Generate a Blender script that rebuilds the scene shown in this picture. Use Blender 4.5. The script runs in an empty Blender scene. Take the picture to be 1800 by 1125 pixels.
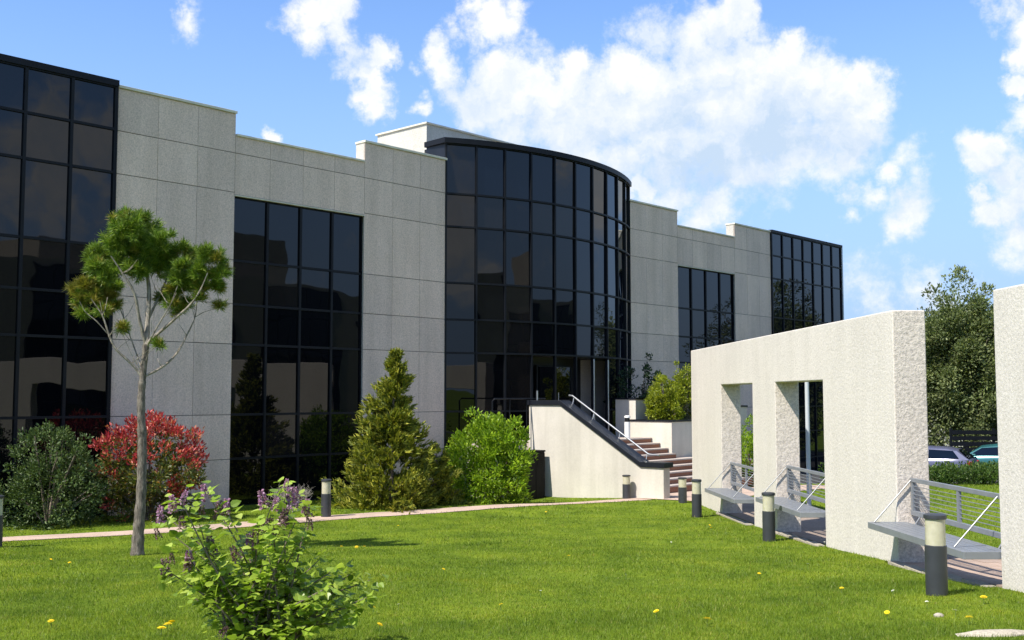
import bpy, math, random
import numpy as np
from mathutils import Vector, Matrix

random.seed(7)
rng = np.random.default_rng(11)
scene = bpy.context.scene
col = scene.collection
R = math.radians

# ------------------------------------------------------------------ camera
CAM = Vector((0.0, 0.0, 2.75))
PITCH = math.atan(133.5 / 1900.0)
cam_d = bpy.data.cameras.new('camera')
cam_d.sensor_width = 36.0
cam_d.lens = 38.0
cam_d.clip_end = 8000
cam = bpy.data.objects.new('camera', cam_d)
col.objects.link(cam)
cam.location = CAM
cam.rotation_euler = (math.pi / 2 + PITCH, 0, 0)
scene.camera = cam
scene.cycles.max_bounces = 6
scene.cycles.diffuse_bounces = 2
scene.cycles.glossy_bounces = 3
scene.cycles.transmission_bounces = 3
scene.cycles.caustics_reflective = False
scene.cycles.use_adaptive_sampling = True
scene.cycles.adaptive_threshold = 0.02

# ------------------------------------------------------------------ view
scene.view_settings.view_transform = 'Standard'
scene.view_settings.look = 'None'
scene.view_settings.gamma = 1.0
scene.view_settings.exposure = 0.9
scene.view_settings.use_curve_mapping = False

# ------------------------------------------------------------------ sun
SUN = Vector((-0.471, -0.397, 0.788)).normalized()
sun_d = bpy.data.lights.new('sun', 'SUN')
sun_d.energy = 4.0
sun_d.angle = R(0.53)
sun_d.color = (1.0, 0.945, 0.845)
sun = bpy.data.objects.new('sun', sun_d)
col.objects.link(sun)
sun.rotation_euler = (-SUN).to_track_quat('-Z', 'Y').to_euler()

# ------------------------------------------------------------------ world: clear sky with cumulus
SKY_STRENGTH = 0.15
def ray(px, py):
    a = (px - 900) / 1900.0
    b = (562.5 - py) / 1900.0
    return Vector((a, math.cos(PITCH) - b * math.sin(PITCH), math.sin(PITCH) + b * math.cos(PITCH)))

CLOUDS = [  # direction of each puff (as it was read off the photograph), radius, weight
 (335,35,26,.55),(322,20,16,.5),
 (545,20,42,.9),(580,25,40,1),(550,58,34,.8),(592,62,36,.9),(620,100,36,.85),(665,98,30,1),(640,130,30,.8),(652,165,32,.95),(655,200,22,.7),(600,110,24,.7),
 (733,186,20,.8),(728,124,14,.45),
 (868,38,42,.95),(832,16,26,.8),(905,22,28,.8),(890,58,34,.8),(805,62,24,.6),(850,75,26,.6),
 (775,95,28,.8),(790,130,34,.8),(795,165,34,.7),(830,180,40,.75),
 (885,130,44,1),(880,180,60,1),(930,170,60,1),(900,230,60,.8),(965,200,70,1),(1012,125,34,1),(1000,175,60,1),(1010,250,80,.95),
 (1100,130,44,1),(1075,200,80,1),(1130,165,50,1),(1160,140,44,1),(1170,215,90,1),(1090,280,60,.85),
 (1110,65,36,.6),(1160,55,50,.7),(1220,60,50,.8),(1270,55,46,.8),(1298,28,40,1.15),(1330,60,34,.7),
 (1230,110,56,1),(1300,115,60,1),(1255,190,90,1),(1330,150,70,1),(1390,105,34,1),(1340,225,90,.95),(1405,165,70,1),(1470,165,54,1),(1525,150,42,1.05),(1480,215,66,.95),(1540,190,36,.8),(1395,260,66,.9),(1270,280,70,.9),(1490,270,44,.7),(1180,300,60,.7),(1330,300,60,.7),(1440,285,46,.6),
 (1130,335,24,.95),(1190,342,46,.75),(1255,352,44,.75),(1230,380,36,.75),(1290,375,26,.6),(480,240,16,.9),
 (1570,310,24,.62),(1545,342,28,.6),(1600,360,40,.68),(1580,388,32,.62),(1495,345,22,.5),(1500,378,20,.5),(1600,275,34,.35),
 (1735,270,36,1),(1722,290,26,.9),(1765,310,44,.8),(1722,352,20,.9),(1738,385,28,.95),(1775,370,50,.8),(1810,330,60,.8),(1800,410,56,.7),
 (1775,15,36,.6),(1800,60,34,.7),(1800,95,26,.8),(1786,150,20,.85),(1800,215,34,.5),
 (1540,520,60,.42),(1620,500,46,.42),(1505,470,36,.3),(1660,540,50,.4),
]
SHADE = [(1330,255,90,1.0),(1235,250,60,.8),(1165,262,70,.8),(1070,262,70,.7),(1440,250,70,.8),(930,250,60,.6),(1250,300,80,.9),(1180,75,60,.6),(1270,80,40,.5),
         (600,105,40,.6),(1790,360,60,.6),(1760,330,40,.5),(830,190,50,.6),(1220,350,70,.45),(1590,370,40,.4),(1390,190,60,.5),(1270,155,40,.35)]

world = bpy.data.worlds.new('World')
scene.world = world
world.use_nodes = True
world.cycles.sampling_method = 'MANUAL'
world.cycles.sample_map_resolution = 256
wn = world.node_tree.nodes
wl = world.node_tree.links
wn.clear()
def N(nodes, typ, **kw):
    n = nodes.new(typ)
    for k, v in kw.items():
        setattr(n, k, v)
    return n
def wmath(op, a, b=None, c=None, clamp=False):
    n = N(wn, 'ShaderNodeMath', operation=op, use_clamp=clamp)
    for i, v in enumerate((a, b, c)):
        if v is None: continue
        if isinstance(v, (int, float)): n.inputs[i].default_value = v
        else: wl.new(v, n.inputs[i])
    return n.outputs[0]
tc = N(wn, 'ShaderNodeTexCoord')
D0 = tc.outputs['Generated']
def wnoise(scale, detail, rough, vec, color=False):
    n = N(wn, 'ShaderNodeTexNoise')
    n.inputs['Scale'].default_value = scale
    n.inputs['Detail'].default_value = detail
    n.inputs['Roughness'].default_value = rough
    wl.new(vec, n.inputs['Vector'])
    return n.outputs['Color'] if color else n.outputs[0]
def wvec(op, a, b):
    n = N(wn, 'ShaderNodeVectorMath', operation=op)
    for i, v in enumerate((a, b)):
        if isinstance(v, tuple): n.inputs[i].default_value = v
        else: wl.new(v, n.inputs[i])
    return n
warp = wvec('SUBTRACT', wnoise(16.0, 6.0, 0.60, D0, True), (0.5, 0.5, 0.5)).outputs[0]
ws = N(wn, 'ShaderNodeVectorMath', operation='SCALE')
wl.new(warp, ws.inputs[0]); ws.inputs['Scale'].default_value = 0.042
warp2 = wvec('SUBTRACT', wnoise(58.0, 5.0, 0.62, D0, True), (0.5, 0.5, 0.5)).outputs[0]
ws2 = N(wn, 'ShaderNodeVectorMath', operation='SCALE')
wl.new(warp2, ws2.inputs[0]); ws2.inputs['Scale'].default_value = 0.024
DW = wvec('ADD', wvec('ADD', D0, ws.outputs[0]).outputs[0], ws2.outputs[0]).outputs[0]
def blobs(lst, vec, grow=1.0):
    acc = None
    for (px, py, r, w) in lst:
        c = ray(px, py).normalized()
        rad = r / 1900.0 * grow
        d = wvec('DISTANCE', vec, tuple(c)).outputs['Value']
        v = wmath('MULTIPLY_ADD', d, -w / rad, w * 1.0)
        acc = v if acc is None else wmath('MAXIMUM', acc, v)
    return acc
puff = blobs(CLOUDS, DW, 1.48)
# unseen rest of the sky: cumulus made denser to add fill light on the facade
fwd = wvec('DOT_PRODUCT', D0, (0.0, math.cos(R(8)), math.sin(R(8)))).outputs['Value']
outside = N(wn, 'ShaderNodeMapRange', interpolation_type='SMOOTHSTEP')
wl.new(fwd, outside.inputs['Value'])
outside.inputs['From Min'].default_value = 0.86
outside.inputs['From Max'].default_value = 0.80
fine = wmath('MULTIPLY_ADD', wnoise(34.0, 8.0, 0.66, D0), 1.25, -0.68)
other = wmath('MULTIPLY_ADD', wnoise(4.2, 5.0, 0.58, DW), 5.0, -2.48)
so = wvec('ADD', DW, (-0.011, 0.0, 0.016)).outputs[0]
rel = wmath('SUBTRACT', wnoise(17.0, 6.0, 0.60, DW), wnoise(17.0, 6.0, 0.60, so))
sky = N(wn, 'ShaderNodeTexSky', sky_type='NISHITA')
sky.sun_disc = False
sky.sun_elevation = math.asin(SUN.z)
sky.sun_rotation = math.atan2(SUN.x, SUN.y)
sky.altitude = 2000
sky.air_density = 1.0
sky.dust_density = 0.0
sky.ozone_density = 6.5
# pale veil of far cloud low over the horizon, all the way round
sepz = N(wn, 'ShaderNodeSeparateXYZ'); wl.new(D0, sepz.inputs[0])
veil = N(wn, 'ShaderNodeMapRange', interpolation_type='SMOOTHSTEP')
wl.new(sepz.outputs['Z'], veil.inputs['Value'])
veil.inputs['From Min'].default_value = 0.40
veil.inputs['From Max'].default_value = 0.0
veil.inputs['To Max'].default_value = 0.97
def scol(r, g, b): return (r / SKY_STRENGTH, g / SKY_STRENGTH, b / SKY_STRENGTH, 1)
clear = N(wn, 'ShaderNodeMix', data_type='RGBA')
wl.new(veil.outputs[0], clear.inputs['Factor']); wl.new(sky.outputs[0], clear.inputs['A'])
clear.inputs['B'].default_value = scol(0.220, 0.310, 0.465)
def cloud_sky(density, shade):
    dens = wmath('ADD', density, fine)
    mask = N(wn, 'ShaderNodeMapRange', interpolation_type='SMOOTHSTEP')
    wl.new(dens, mask.inputs['Value'])
    mask.inputs['From Min'].default_value = 0.0
    mask.inputs['From Max'].default_value = 0.58
    mask.inputs['To Max'].default_value = 0.96
    sh = wmath('MULTIPLY_ADD', rel, -2.3, shade)
    sh = wmath('MULTIPLY_ADD', sh, 0.95, 0.10, clamp=True)
    cc = N(wn, 'ShaderNodeMix', data_type='RGBA')
    wl.new(sh, cc.inputs['Factor'])
    cc.inputs['A'].default_value = scol(0.58, 0.58, 0.58)
    cc.inputs['B'].default_value = scol(0.33, 0.41, 0.51)
    mx = N(wn, 'ShaderNodeMix', data_type='RGBA')
    wl.new(mask.outputs[0], mx.inputs['Factor'])
    wl.new(clear.outputs['Result'], mx.inputs['A'])
    wl.new(cc.outputs['Result'], mx.inputs['B'])
    bg = N(wn, 'ShaderNodeBackground')
    bg.inputs['Strength'].default_value = SKY_STRENGTH
    wl.new(mx.outputs['Result'], bg.inputs['Color'])
    return bg.outputs[0]
front = cloud_sky(puff, wmath('MAXIMUM', blobs(SHADE, DW, 1.9), 0.0))
rest = cloud_sky(other, wmath('MULTIPLY', wmath('MAXIMUM', other, 0.0), 0.35))
mixw = N(wn, 'ShaderNodeMixShader')
wl.new(outside.outputs[0], mixw.inputs[0]); wl.new(front, mixw.inputs[1]); wl.new(rest, mixw.inputs[2])
wo = N(wn, 'ShaderNodeOutputWorld')
wl.new(mixw.outputs[0], wo.inputs['Surface'])

# ------------------------------------------------------------------ helpers
class MB:
    def __init__(s): s.v = []; s.f = []
    def box(s, x0, x1, y0, y1, z0, z1):
        b = len(s.v)
        s.v += [(x0,y0,z0),(x1,y0,z0),(x1,y1,z0),(x0,y1,z0),(x0,y0,z1),(x1,y0,z1),(x1,y1,z1),(x0,y1,z1)]
        s.f += [(b,b+3,b+2,b+1),(b+4,b+5,b+6,b+7),(b,b+1,b+5,b+4),(b+1,b+2,b+6,b+5),(b+2,b+3,b+7,b+6),(b+3,b,b+4,b+7)]
        return s
    def obox(s, c, ax, ay, az):
        """box about centre c with half axes ax, ay, az (vectors)"""
        b = len(s.v); c = Vector(c)
        for k in (-1, 1):
            for (i, j) in ((-1,-1),(1,-1),(1,1),(-1,1)):
                s.v.append(tuple(c + ax*i + ay*j + az*k))
        s.f += [(b,b+3,b+2,b+1),(b+4,b+5,b+6,b+7),(b,b+1,b+5,b+4),(b+1,b+2,b+6,b+5),(b+2,b+3,b+7,b+6),(b+3,b,b+4,b+7)]
        return s
    def prism(s, poly, axis, a0, a1):
        """poly: list of 2-D points; axis 'x': (y,z) extruded in x; 'y': (x,z) ; 'z': (x,y)"""
        def P(p, a):
            return (a,p[0],p[1]) if axis=='x' else ((p[0],a,p[1]) if axis=='y' else (p[0],p[1],a))
        b = len(s.v); n = len(poly)
        s.v += [P(p,a0) for p in poly] + [P(p,a1) for p in poly]
        s.f.append(tuple(range(b+n-1,b-1,-1))); s.f.append(tuple(range(b+n,b+2*n)))
        for i in range(n):
            j = (i+1) % n
            s.f.append((b+i,b+j,b+n+j,b+n+i))
        return s
    def tube(s, pts, rad, seg=8, cap=True):
        pts = [Vector(p) for p in pts]
        if not isinstance(rad, (list, tuple)): rad = [rad]*len(pts)
        b = len(s.v); up = Vector((0.31,0.17,0.93)).normalized()
        for i, p in enumerate(pts):
            t = (pts[min(i+1,len(pts)-1)] - pts[max(i-1,0)]).normalized()
            a = t.cross(up)
            if a.length < 1e-3: a = t.cross(Vector((1,0,0)))
            a.normalize(); c = t.cross(a)
            for k in range(seg):
                an = 2*math.pi*k/seg
                s.v.append(tuple(p + (a*math.cos(an)+c*math.sin(an))*rad[i]))
        for i in range(len(pts)-1):
            for k in range(seg):
                k2 = (k+1) % seg
                s.f.append((b+i*seg+k, b+i*seg+k2, b+(i+1)*seg+k2, b+(i+1)*seg+k))
        if cap:
            s.f.append(tuple(b+k for k in range(seg-1,-1,-1)))
            e = b+(len(pts)-1)*seg
            s.f.append(tuple(e+k for k in range(seg)))
        return s
    def lathe(s, prof, seg=24, cx=0, cy=0):
        b = len(s.v)
        for (r, z) in prof:
            for k in range(seg):
                an = 2*math.pi*k/seg
                s.v.append((cx+r*math.cos(an), cy+r*math.sin(an), z))
        for i in range(len(prof)-1):
            for k in range(seg):
                k2 = (k+1) % seg
                s.f.append((b+i*seg+k, b+i*seg+k2, b+(i+1)*seg+k2, b+(i+1)*seg+k))
        s.f.append(tuple(b+k for k in range(seg-1,-1,-1)))
        e = b+(len(prof)-1)*seg
        s.f.append(tuple(e+k for k in range(seg)))
        return s
    def mesh(s, name, mat, smooth=False):
        m = bpy.data.meshes.new(name)
        m.from_pydata(s.v, [], s.f)
        m.materials.append(mat)
        if smooth:
            m.polygons.foreach_set('use_smooth', [True]*len(m.polygons))
            try: m.set_sharp_from_angle(angle=R(40))
            except Exception: pass
        m.update()
        return m
    def build(s, name, mat, parent=None, smooth=False, bevel=0):
        return link(name, s.mesh(name, mat, smooth), parent, bevel=bevel)

def link(name, mesh, parent=None, loc=None, rot=None, bevel=0):
    o = bpy.data.objects.new(name, mesh)
    col.objects.link(o)
    if parent is not None: o.parent = parent
    if loc is not None: o.location = loc
    if rot is not None: o.rotation_euler = rot
    if bevel:
        md = o.modifiers.new('bevel', 'BEVEL'); md.width = bevel; md.segments = 2; md.limit_method = 'ANGLE'
    return o
def empty(name, loc=(0,0,0), rz=0.0):
    o = bpy.data.objects.new(name, None)
    col.objects.link(o); o.location = loc; o.rotation_euler = (0,0,rz)
    o.empty_display_size = 0.2
    return o
def tag(o, label=None, cat=None, group=None, kind=None):
    if label: o['label'] = label
    if cat: o['category'] = cat
    if group: o['group'] = group
    if kind: o['kind'] = kind
    return o
def np_mesh(name, V, F, mat):
    """V (n,3), F (m,k) all faces with k corners"""
    m = bpy.data.meshes.new(name)
    n, k = F.shape
    m.vertices.add(len(V)); m.vertices.foreach_set('co', np.ascontiguousarray(V, dtype=np.float32).ravel())
    m.loops.add(n*k); m.loops.foreach_set('vertex_index', np.ascontiguousarray(F, dtype=np.int32).ravel())
    m.polygons.add(n)
    m.polygons.foreach_set('loop_start', np.arange(0, n*k, k, dtype=np.int32))
    m.polygons.foreach_set('loop_total', np.full(n, k, dtype=np.int32))
    m.materials.append(mat)
    m.update(calc_edges=True); m.validate()
    return m
def at(px, py, Y):
    r = ray(px, py); s = Y / r.y
    return Vector((r.x*s, Y, CAM.z + r.z*s))

# ------------------------------------------------------------------ materials
def new_mat(name):
    m = bpy.data.materials.new(name); m.use_nodes = True
    nt = m.node_tree; nt.nodes.clear()
    out = nt.nodes.new('ShaderNodeOutputMaterial')
    return m, nt, out
def ramp(nt, stops):
    n = nt.nodes.new('ShaderNodeValToRGB')
    e = n.color_ramp.elements
    while len(e) < len(stops): e.new(0.5)
    for i, (p, c) in enumerate(stops):
        e[i].position = p; e[i].color = (*c, 1)
    return n
def coords(nt, kind='Object'):
    return nt.nodes.new('ShaderNodeTexCoord').outputs[kind]
def noise(nt, vec, scale, detail=4, rough=0.55):
    n = nt.nodes.new('ShaderNodeTexNoise')
    n.inputs['Scale'].default_value = scale; n.inputs['Detail'].default_value = detail; n.inputs['Roughness'].default_value = rough
    nt.links.new(vec, n.inputs['Vector'])
    return n.outputs[0]
def mixc(nt, fac, a, b, blend='MIX'):
    n = nt.nodes.new('ShaderNodeMix'); n.data_type = 'RGBA'; n.blend_type = blend
    for key, v in (('Factor', fac), ('A', a), ('B', b)):
        if isinstance(v, (int, float)): n.inputs[key].default_value = v
        elif isinstance(v, tuple): n.inputs[key].default_value = (*v, 1)
        else: nt.links.new(v, n.inputs[key])
    return n.outputs['Result']
def principled(nt, out, base, rough=0.6, metal=0.0, ior=1.5, spec=None):
    p = nt.nodes.new('ShaderNodeBsdfPrincipled')
    if isinstance(base, tuple): p.inputs['Base Color'].default_value = (*base, 1)
    else: nt.links.new(base, p.inputs['Base Color'])
    p.inputs['Roughness'].default_value = rough
    p.inputs['Metallic'].default_value = metal
    p.inputs['IOR'].default_value = ior
    if spec is not None: p.inputs['Specular IOR Level'].default_value = spec
    nt.links.new(p.outputs[0], out.inputs['Surface'])
    return p
def bump(nt, p, h, strength, dist):
    b = nt.nodes.new('ShaderNodeBump')
    b.inputs['Strength'].default_value = strength; b.inputs['Distance'].default_value = dist
    nt.links.new(h, b.inputs['Height']); nt.links.new(b.outputs[0], p.inputs['Normal'])
def simple(name, base, rough=0.6, metal=0.0, vary=0.12, scale=3.0, ior=1.5):
    m, nt, out = new_mat(name)
    c = coords(nt)
    n = noise(nt, c, scale, 5)
    lo = tuple(x*(1-vary) for x in base); hi = tuple(min(1, x*(1+vary)) for x in base)
    r = ramp(nt, [(0.3, lo), (0.7, hi)]); nt.links.new(n, r.inputs[0])
    principled(nt, out, r.outputs[0], rough, metal, ior)
    return m
def world_pos(nt):
    return nt.nodes.new('ShaderNodeNewGeometry').outputs['Position']
def stone(name, base, speck, big=0.10, bump_d=0.01, sscale=38.0, streak=0.0, rough=0.85):
    """precast concrete with exposed aggregate"""
    m, nt, out = new_mat(name)
    c = world_pos(nt)
    n1 = noise(nt, c, sscale, 3, 0.7)
    n2 = noise(nt, c, 0.7, 5, 0.6)
    n3 = noise(nt, c, sscale*3.1, 2, 0.6)
    d = tuple(x*(1-speck) for x in base); h = tuple(min(1, x*(1+speck*0.7)) for x in base)
    r = ramp(nt, [(0.30, d), (0.52, base), (0.75, h)]); nt.links.new(n1, r.inputs[0])
    r3 = ramp(nt, [(0.3, (1-speck*.6,)*3), (0.7, (1+speck*.3,)*3)]); nt.links.new(n3, r3.inputs[0])
    r2 = ramp(nt, [(0.3, (1-big,)*3), (0.7, (1.0,)*3)]); nt.links.new(n2, r2.inputs[0])
    cc = mixc(nt, 1.0, r.outputs[0], r2.outputs[0], 'MULTIPLY')
    cc = mixc(nt, 1.0, cc, r3.outputs[0], 'MULTIPLY')
    if streak:
        mp = nt.nodes.new('ShaderNodeMapping'); mp.inputs['Scale'].default_value = (2.2, 2.2, 0.22)
        nt.links.new(c, mp.inputs[0])
        n4 = noise(nt, mp.outputs[0], 1.0, 5, 0.6)
        r4 = ramp(nt, [(0.35, (1-streak, 1-streak, 1-streak*1.1)), (0.6, (1, 1, 1))]); nt.links.new(n4, r4.inputs[0])
        cc = mixc(nt, 1.0, cc, r4.outputs[0], 'MULTIPLY')
    oi = nt.nodes.new('ShaderNodeObjectInfo')
    r5 = ramp(nt, [(0.0, (0.90, 0.905, 0.91)), (1.0, (1.05, 1.04, 1.02))]); nt.links.new(oi.outputs['Random'], r5.inputs[0])
    cc = mixc(nt, 1.0, cc, r5.outputs[0], 'MULTIPLY')
    p = principled(nt, out, cc, rough, spec=0.25)
    bump(nt, p, n1, 0.7, bump_d)
    return m
def leaf_mat(name, stops, trans=0.35, rough=0.45, tcol=1.5, nscale=1.5, namt=0.25):
    m, nt, out = new_mat(name)
    g = nt.nodes.new('ShaderNodeNewGeometry')
    r = ramp(nt, stops); nt.links.new(g.outputs['Random Per Island'], r.inputs[0])
    n = noise(nt, g.outputs['Position'], nscale, 3)
    r2 = ramp(nt, [(0.3, (1-namt,)*3), (0.7, (1+namt,)*3)]); nt.links.new(n, r2.inputs[0])
    c = mixc(nt, 1.0, r.outputs[0], r2.outputs[0], 'MULTIPLY')
    p = nt.nodes.new('ShaderNodeBsdfPrincipled'); nt.links.new(c, p.inputs['Base Color'])
    p.inputs['Roughness'].default_value = rough; p.inputs['Specular IOR Level'].default_value = 0.35
    t = nt.nodes.new('ShaderNodeBsdfTranslucent')
    tc_ = mixc(nt, 1.0, c, (tcol, tcol*1.05, tcol*0.6), 'MULTIPLY'); nt.links.new(tc_, t.inputs['Color'])
    mx = nt.nodes.new('ShaderNodeMixShader'); mx.inputs[0].default_value = trans
    nt.links.new(p.outputs[0], mx.inputs[1]); nt.links.new(t.outputs[0], mx.inputs[2])
    nt.links.new(mx.outputs[0], out.inputs['Surface'])
    return m
def glass_mat(name, base, ior=1.46):
    """body-tinted, nearly opaque solar glass with a faint roll-wave"""
    m, nt, out = new_mat(name)
    c = world_pos(nt)
    n = noise(nt, c, 0.55, 2, 0.4)
    nb = noise(nt, c, 0.25, 3, 0.5)
    r = ramp(nt, [(0.35, tuple(x*0.7 for x in base)), (0.65, tuple(x*1.25 for x in base))]); nt.links.new(nb, r.inputs[0])
    p = principled(nt, out, r.outputs[0], 0.015, 0.0, ior)
    bump(nt, p, n, 0.35, 0.03)
    return m

M = {}
M['panel'] = stone('facade_precast', (0.80, 0.635, 0.535), 0.26, 0.10, 0.008, 26.0, streak=0.12)
M['joint'] = simple('facade_joint', (0.15, 0.14, 0.12), 0.9)
M['backing'] = stone('facade_side_stone', (0.55, 0.525, 0.48), 0.22, 0.06, 0.008, 26.0)
M['penthouse'] = stone('roof_house_stone', (0.58, 0.56, 0.51), 0.2, 0.1, 0.01, 20.0, streak=0.10)
M['facing'] = stone('facing_block_stone', (0.36, 0.33, 0.275), 0.15, 0.1, 0.01, 10.0)
M['portal'] = stone('portal_stucco', (0.71, 0.66, 0.605), 0.16, 0.07, 0.012, 24.0, streak=0.06)
M['portal_reveal'] = stone('portal_stucco_shade_tint', (0.69, 0.615, 0.54), 0.32, 0.08, 0.02, 20.0, streak=0.05)  # same stucco as the front, with shade put into a darker, coarser colour
M['stairwall'] = stone('stair_wall_render', (0.66, 0.615, 0.545), 0.06, 0.16, 0.003, 18.0, streak=0.12)
M['coping_light'] = simple('coping_cream', (0.62, 0.59, 0.49), 0.6)
M['dark_metal'] = simple('anodised_dark_metal', (0.006, 0.007, 0.010), 0.5, 0.0, 0.2, ior=1.3)
M['dark_coping'] = simple('dark_blue_grey_metal', (0.010, 0.012, 0.018), 0.38, 0.0, 0.15, ior=1.4)
M['bollard'] = simple('bollard_grey_paint', (0.035, 0.038, 0.045), 0.45, 0.0, 0.15, 6)
M['glass'] = glass_mat('solar_glass', (0.0022, 0.0027, 0.004))
M['glass_brown'] = glass_mat('solar_glass_blind_behind', (0.012, 0.0105, 0.010))
M['glass_blue'] = glass_mat('solar_glass_blue', (0.002, 0.004, 0.009), 1.47)
M['steel'] = simple('brushed_steel', (0.42, 0.43, 0.45), 0.3, 0.85, 0.05)
M['grey_paint'] = simple('bench_grey_paint', (0.185, 0.197, 0.215), 0.42, 0.0, 0.10, 5)
M['grey_rod'] = simple('bench_rod_grey', (0.20, 0.21, 0.22), 0.4, 0.3, 0.05)
M['pale_pole'] = simple('pale_grey_pole', (0.50, 0.53, 0.56), 0.4, 0.0, 0.06)
M['riser'] = stone('stair_riser_brick', (0.34, 0.165, 0.105), 0.25, 0.2, 0.004, 30.0)
M['tread'] = stone('stair_tread_stone', (0.50, 0.43, 0.385), 0.15, 0.1, 0.003, 30.0)
M['black_lamp'] = simple('lamp_black', (0.012, 0.012, 0.014), 0.3)
M['white_paint'] = simple('white_paint', (0.75, 0.75, 0.73), 0.45, 0.0, 0.04)
M['soil'] = simple('planter_soil', (0.06, 0.045, 0.03), 0.95, 0, 0.3, 12)
M['cabinet'] = simple('cabinet_black_paint', (0.004, 0.004, 0.005), 0.6, ior=1.25)
M['vestibule'] = simple('vestibule_dark', (0.012, 0.012, 0.014), 0.5)
def lens():
    m, nt, out = new_mat('bollard_lens_cream')
    c = coords(nt); n = noise(nt, c, 9.0, 2)
    r = ramp(nt, [(0.3, (0.43, 0.405, 0.29)), (0.7, (0.52, 0.49, 0.37))]); nt.links.new(n, r.inputs[0])
    p = principled(nt, out, r.outputs[0], 0.22)
    p.inputs['Subsurface Weight'].default_value = 0.3
    p.inputs['Subsurface Radius'].default_value = (0.03, 0.03, 0.02)
    return m
M['lens'] = lens()
def bark(name, a, b, scale):
    m, nt, out = new_mat(name)
    c = coords(nt); mp = nt.nodes.new('ShaderNodeMapping'); mp.inputs['Scale'].default_value = (1, 1, 0.3)
    nt.links.new(c, mp.inputs[0])
    n = noise(nt, mp.outputs[0], scale, 6, 0.7)
    r = ramp(nt, [(0.35, a), (0.65, b)]); nt.links.new(n, r.inputs[0])
    p = principled(nt, out, r.outputs[0], 0.9); bump(nt, p, n, 0.9, 0.03)
    return m
M['pine_bark'] = bark('pine_bark', (0.045, 0.036, 0.028), (0.24, 0.205, 0.165), 26)
M['pine_branch'] = bark('pine_branch_bark', (0.12, 0.10, 0.08), (0.40, 0.35, 0.29), 18)
M['twig'] = bark('twig_bark', (0.10, 0.075, 0.055), (0.26, 0.21, 0.16), 30)
M['grey_twig'] = bark('grey_twig_bark', (0.22, 0.19, 0.16), (0.40, 0.36, 0.31), 30)
M['needles'] = leaf_mat('pine_needles', [(0.0, (0.065, 0.13, 0.015)), (0.5, (0.145, 0.24, 0.026)), (1.0, (0.29, 0.37, 0.055))], 0.25, nscale=3.0)
M['needles_dry'] = leaf_mat('pine_needles_yellowing', [(0.0, (0.14, 0.15, 0.02)), (0.6, (0.26, 0.26, 0.04)), (1.0, (0.38, 0.30, 0.07))], 0.25)
M['dark_bush'] = leaf_mat('dark_bush_leaf', [(0.0, (0.030, 0.055, 0.014)), (0.6, (0.070, 0.115, 0.030)), (1.0, (0.13, 0.18, 0.055))], 0.2, nscale=2.5)
M['photinia_red'] = leaf_mat('photinia_red_leaf', [(0.0, (0.20, 0.014, 0.022)), (0.5, (0.46, 0.045, 0.055)), (0.85, (0.55, 0.13, 0.10)), (1.0, (0.50, 0.24, 0.12))], 0.3, 0.35, 1.3)
M['photinia_green'] = leaf_mat('photinia_green_leaf', [(0.0, (0.030, 0.055, 0.012)), (0.5, (0.085, 0.11, 0.02)), (0.9, (0.20, 0.17, 0.035)), (1.0, (0.26, 0.10, 0.03))], 0.28, 0.35)
M['conifer'] = leaf_mat('golden_conifer_spray', [(0.0, (0.075, 0.105, 0.012)), (0.5, (0.18, 0.205, 0.022)), (1.0, (0.40, 0.38, 0.045))], 0.25, 0.6, nscale=2.5)
M['laurel'] = leaf_mat('laurel_leaf', [(0.0, (0.09, 0.17, 0.010)), (0.5, (0.19, 0.31, 0.018)), (1.0, (0.34, 0.46, 0.03))], 0.35, 0.35, nscale=2.5)
M['planter_bush'] = leaf_mat('planter_bush_leaf', [(0.0, (0.10, 0.14, 0.010)), (0.5, (0.22, 0.27, 0.015)), (1.0, (0.36, 0.38, 0.03))], 0.3, nscale=3)
M['grey_herb'] = leaf_mat('grey_herb_leaf', [(0.0, (0.09, 0.10, 0.07)), (1.0, (0.20, 0.20, 0.14))], 0.2)
M['planter_dark'] = leaf_mat('planter_dark_leaf', [(0.0, (0.012, 0.03, 0.012)), (1.0, (0.04, 0.08, 0.03))], 0.2)
M['lilac_leaf'] = leaf_mat('lilac_leaf', [(0.0, (0.12, 0.19, 0.018)), (0.5, (0.24, 0.34, 0.036)), (1.0, (0.42, 0.50, 0.10))], 0.35, 0.38, nscale=5)
M['lilac_flower'] = leaf_mat('lilac_flower', [(0.0, (0.22, 0.08, 0.17)), (0.5, (0.40, 0.19, 0.34)), (1.0, (0.62, 0.42, 0.56))], 0.3, 0.6, 1.1)
M['lilac_faded'] = leaf_mat('lilac_faded_flower', [(0.0, (0.08, 0.045, 0.04)), (0.6, (0.20, 0.12, 0.12)), (1.0, (0.34, 0.20, 0.25))], 0.25, 0.7, 1.1)
M['tree_leaf'] = leaf_mat('tree_leaf', [(0.0, (0.065, 0.090, 0.032)), (0.5, (0.145, 0.185, 0.065)), (1.0, (0.27, 0.30, 0.13))], 0.3, 0.5, nscale=0.8, namt=0.35)
M['tree_leaf_pale'] = leaf_mat('tree_leaf_pale', [(0.0, (0.05, 0.07, 0.03)), (1.0, (0.15, 0.17, 0.09))], 0.3, 0.5, nscale=0.8)
M['hedge'] = leaf_mat('hedge_leaf', [(0.0, (0.035, 0.075, 0.016)), (0.5, (0.07, 0.13, 0.025)), (1.0, (0.13, 0.19, 0.04))], 0.3, nscale=1.5)
M['yellow_petal'] = leaf_mat('dandelion_petal', [(0.0, (0.75, 0.50, 0.01)), (1.0, (0.85, 0.66, 0.02))], 0.2, 0.7, 1.0)
M['white_petal'] = leaf_mat('daisy_petal', [(0.0, (0.70, 0.70, 0.62)), (1.0, (0.8, 0.8, 0.75))], 0.2, 0.7, 1.0)
M['stem'] = simple('green_stem', (0.10, 0.16, 0.04), 0.6)
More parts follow.
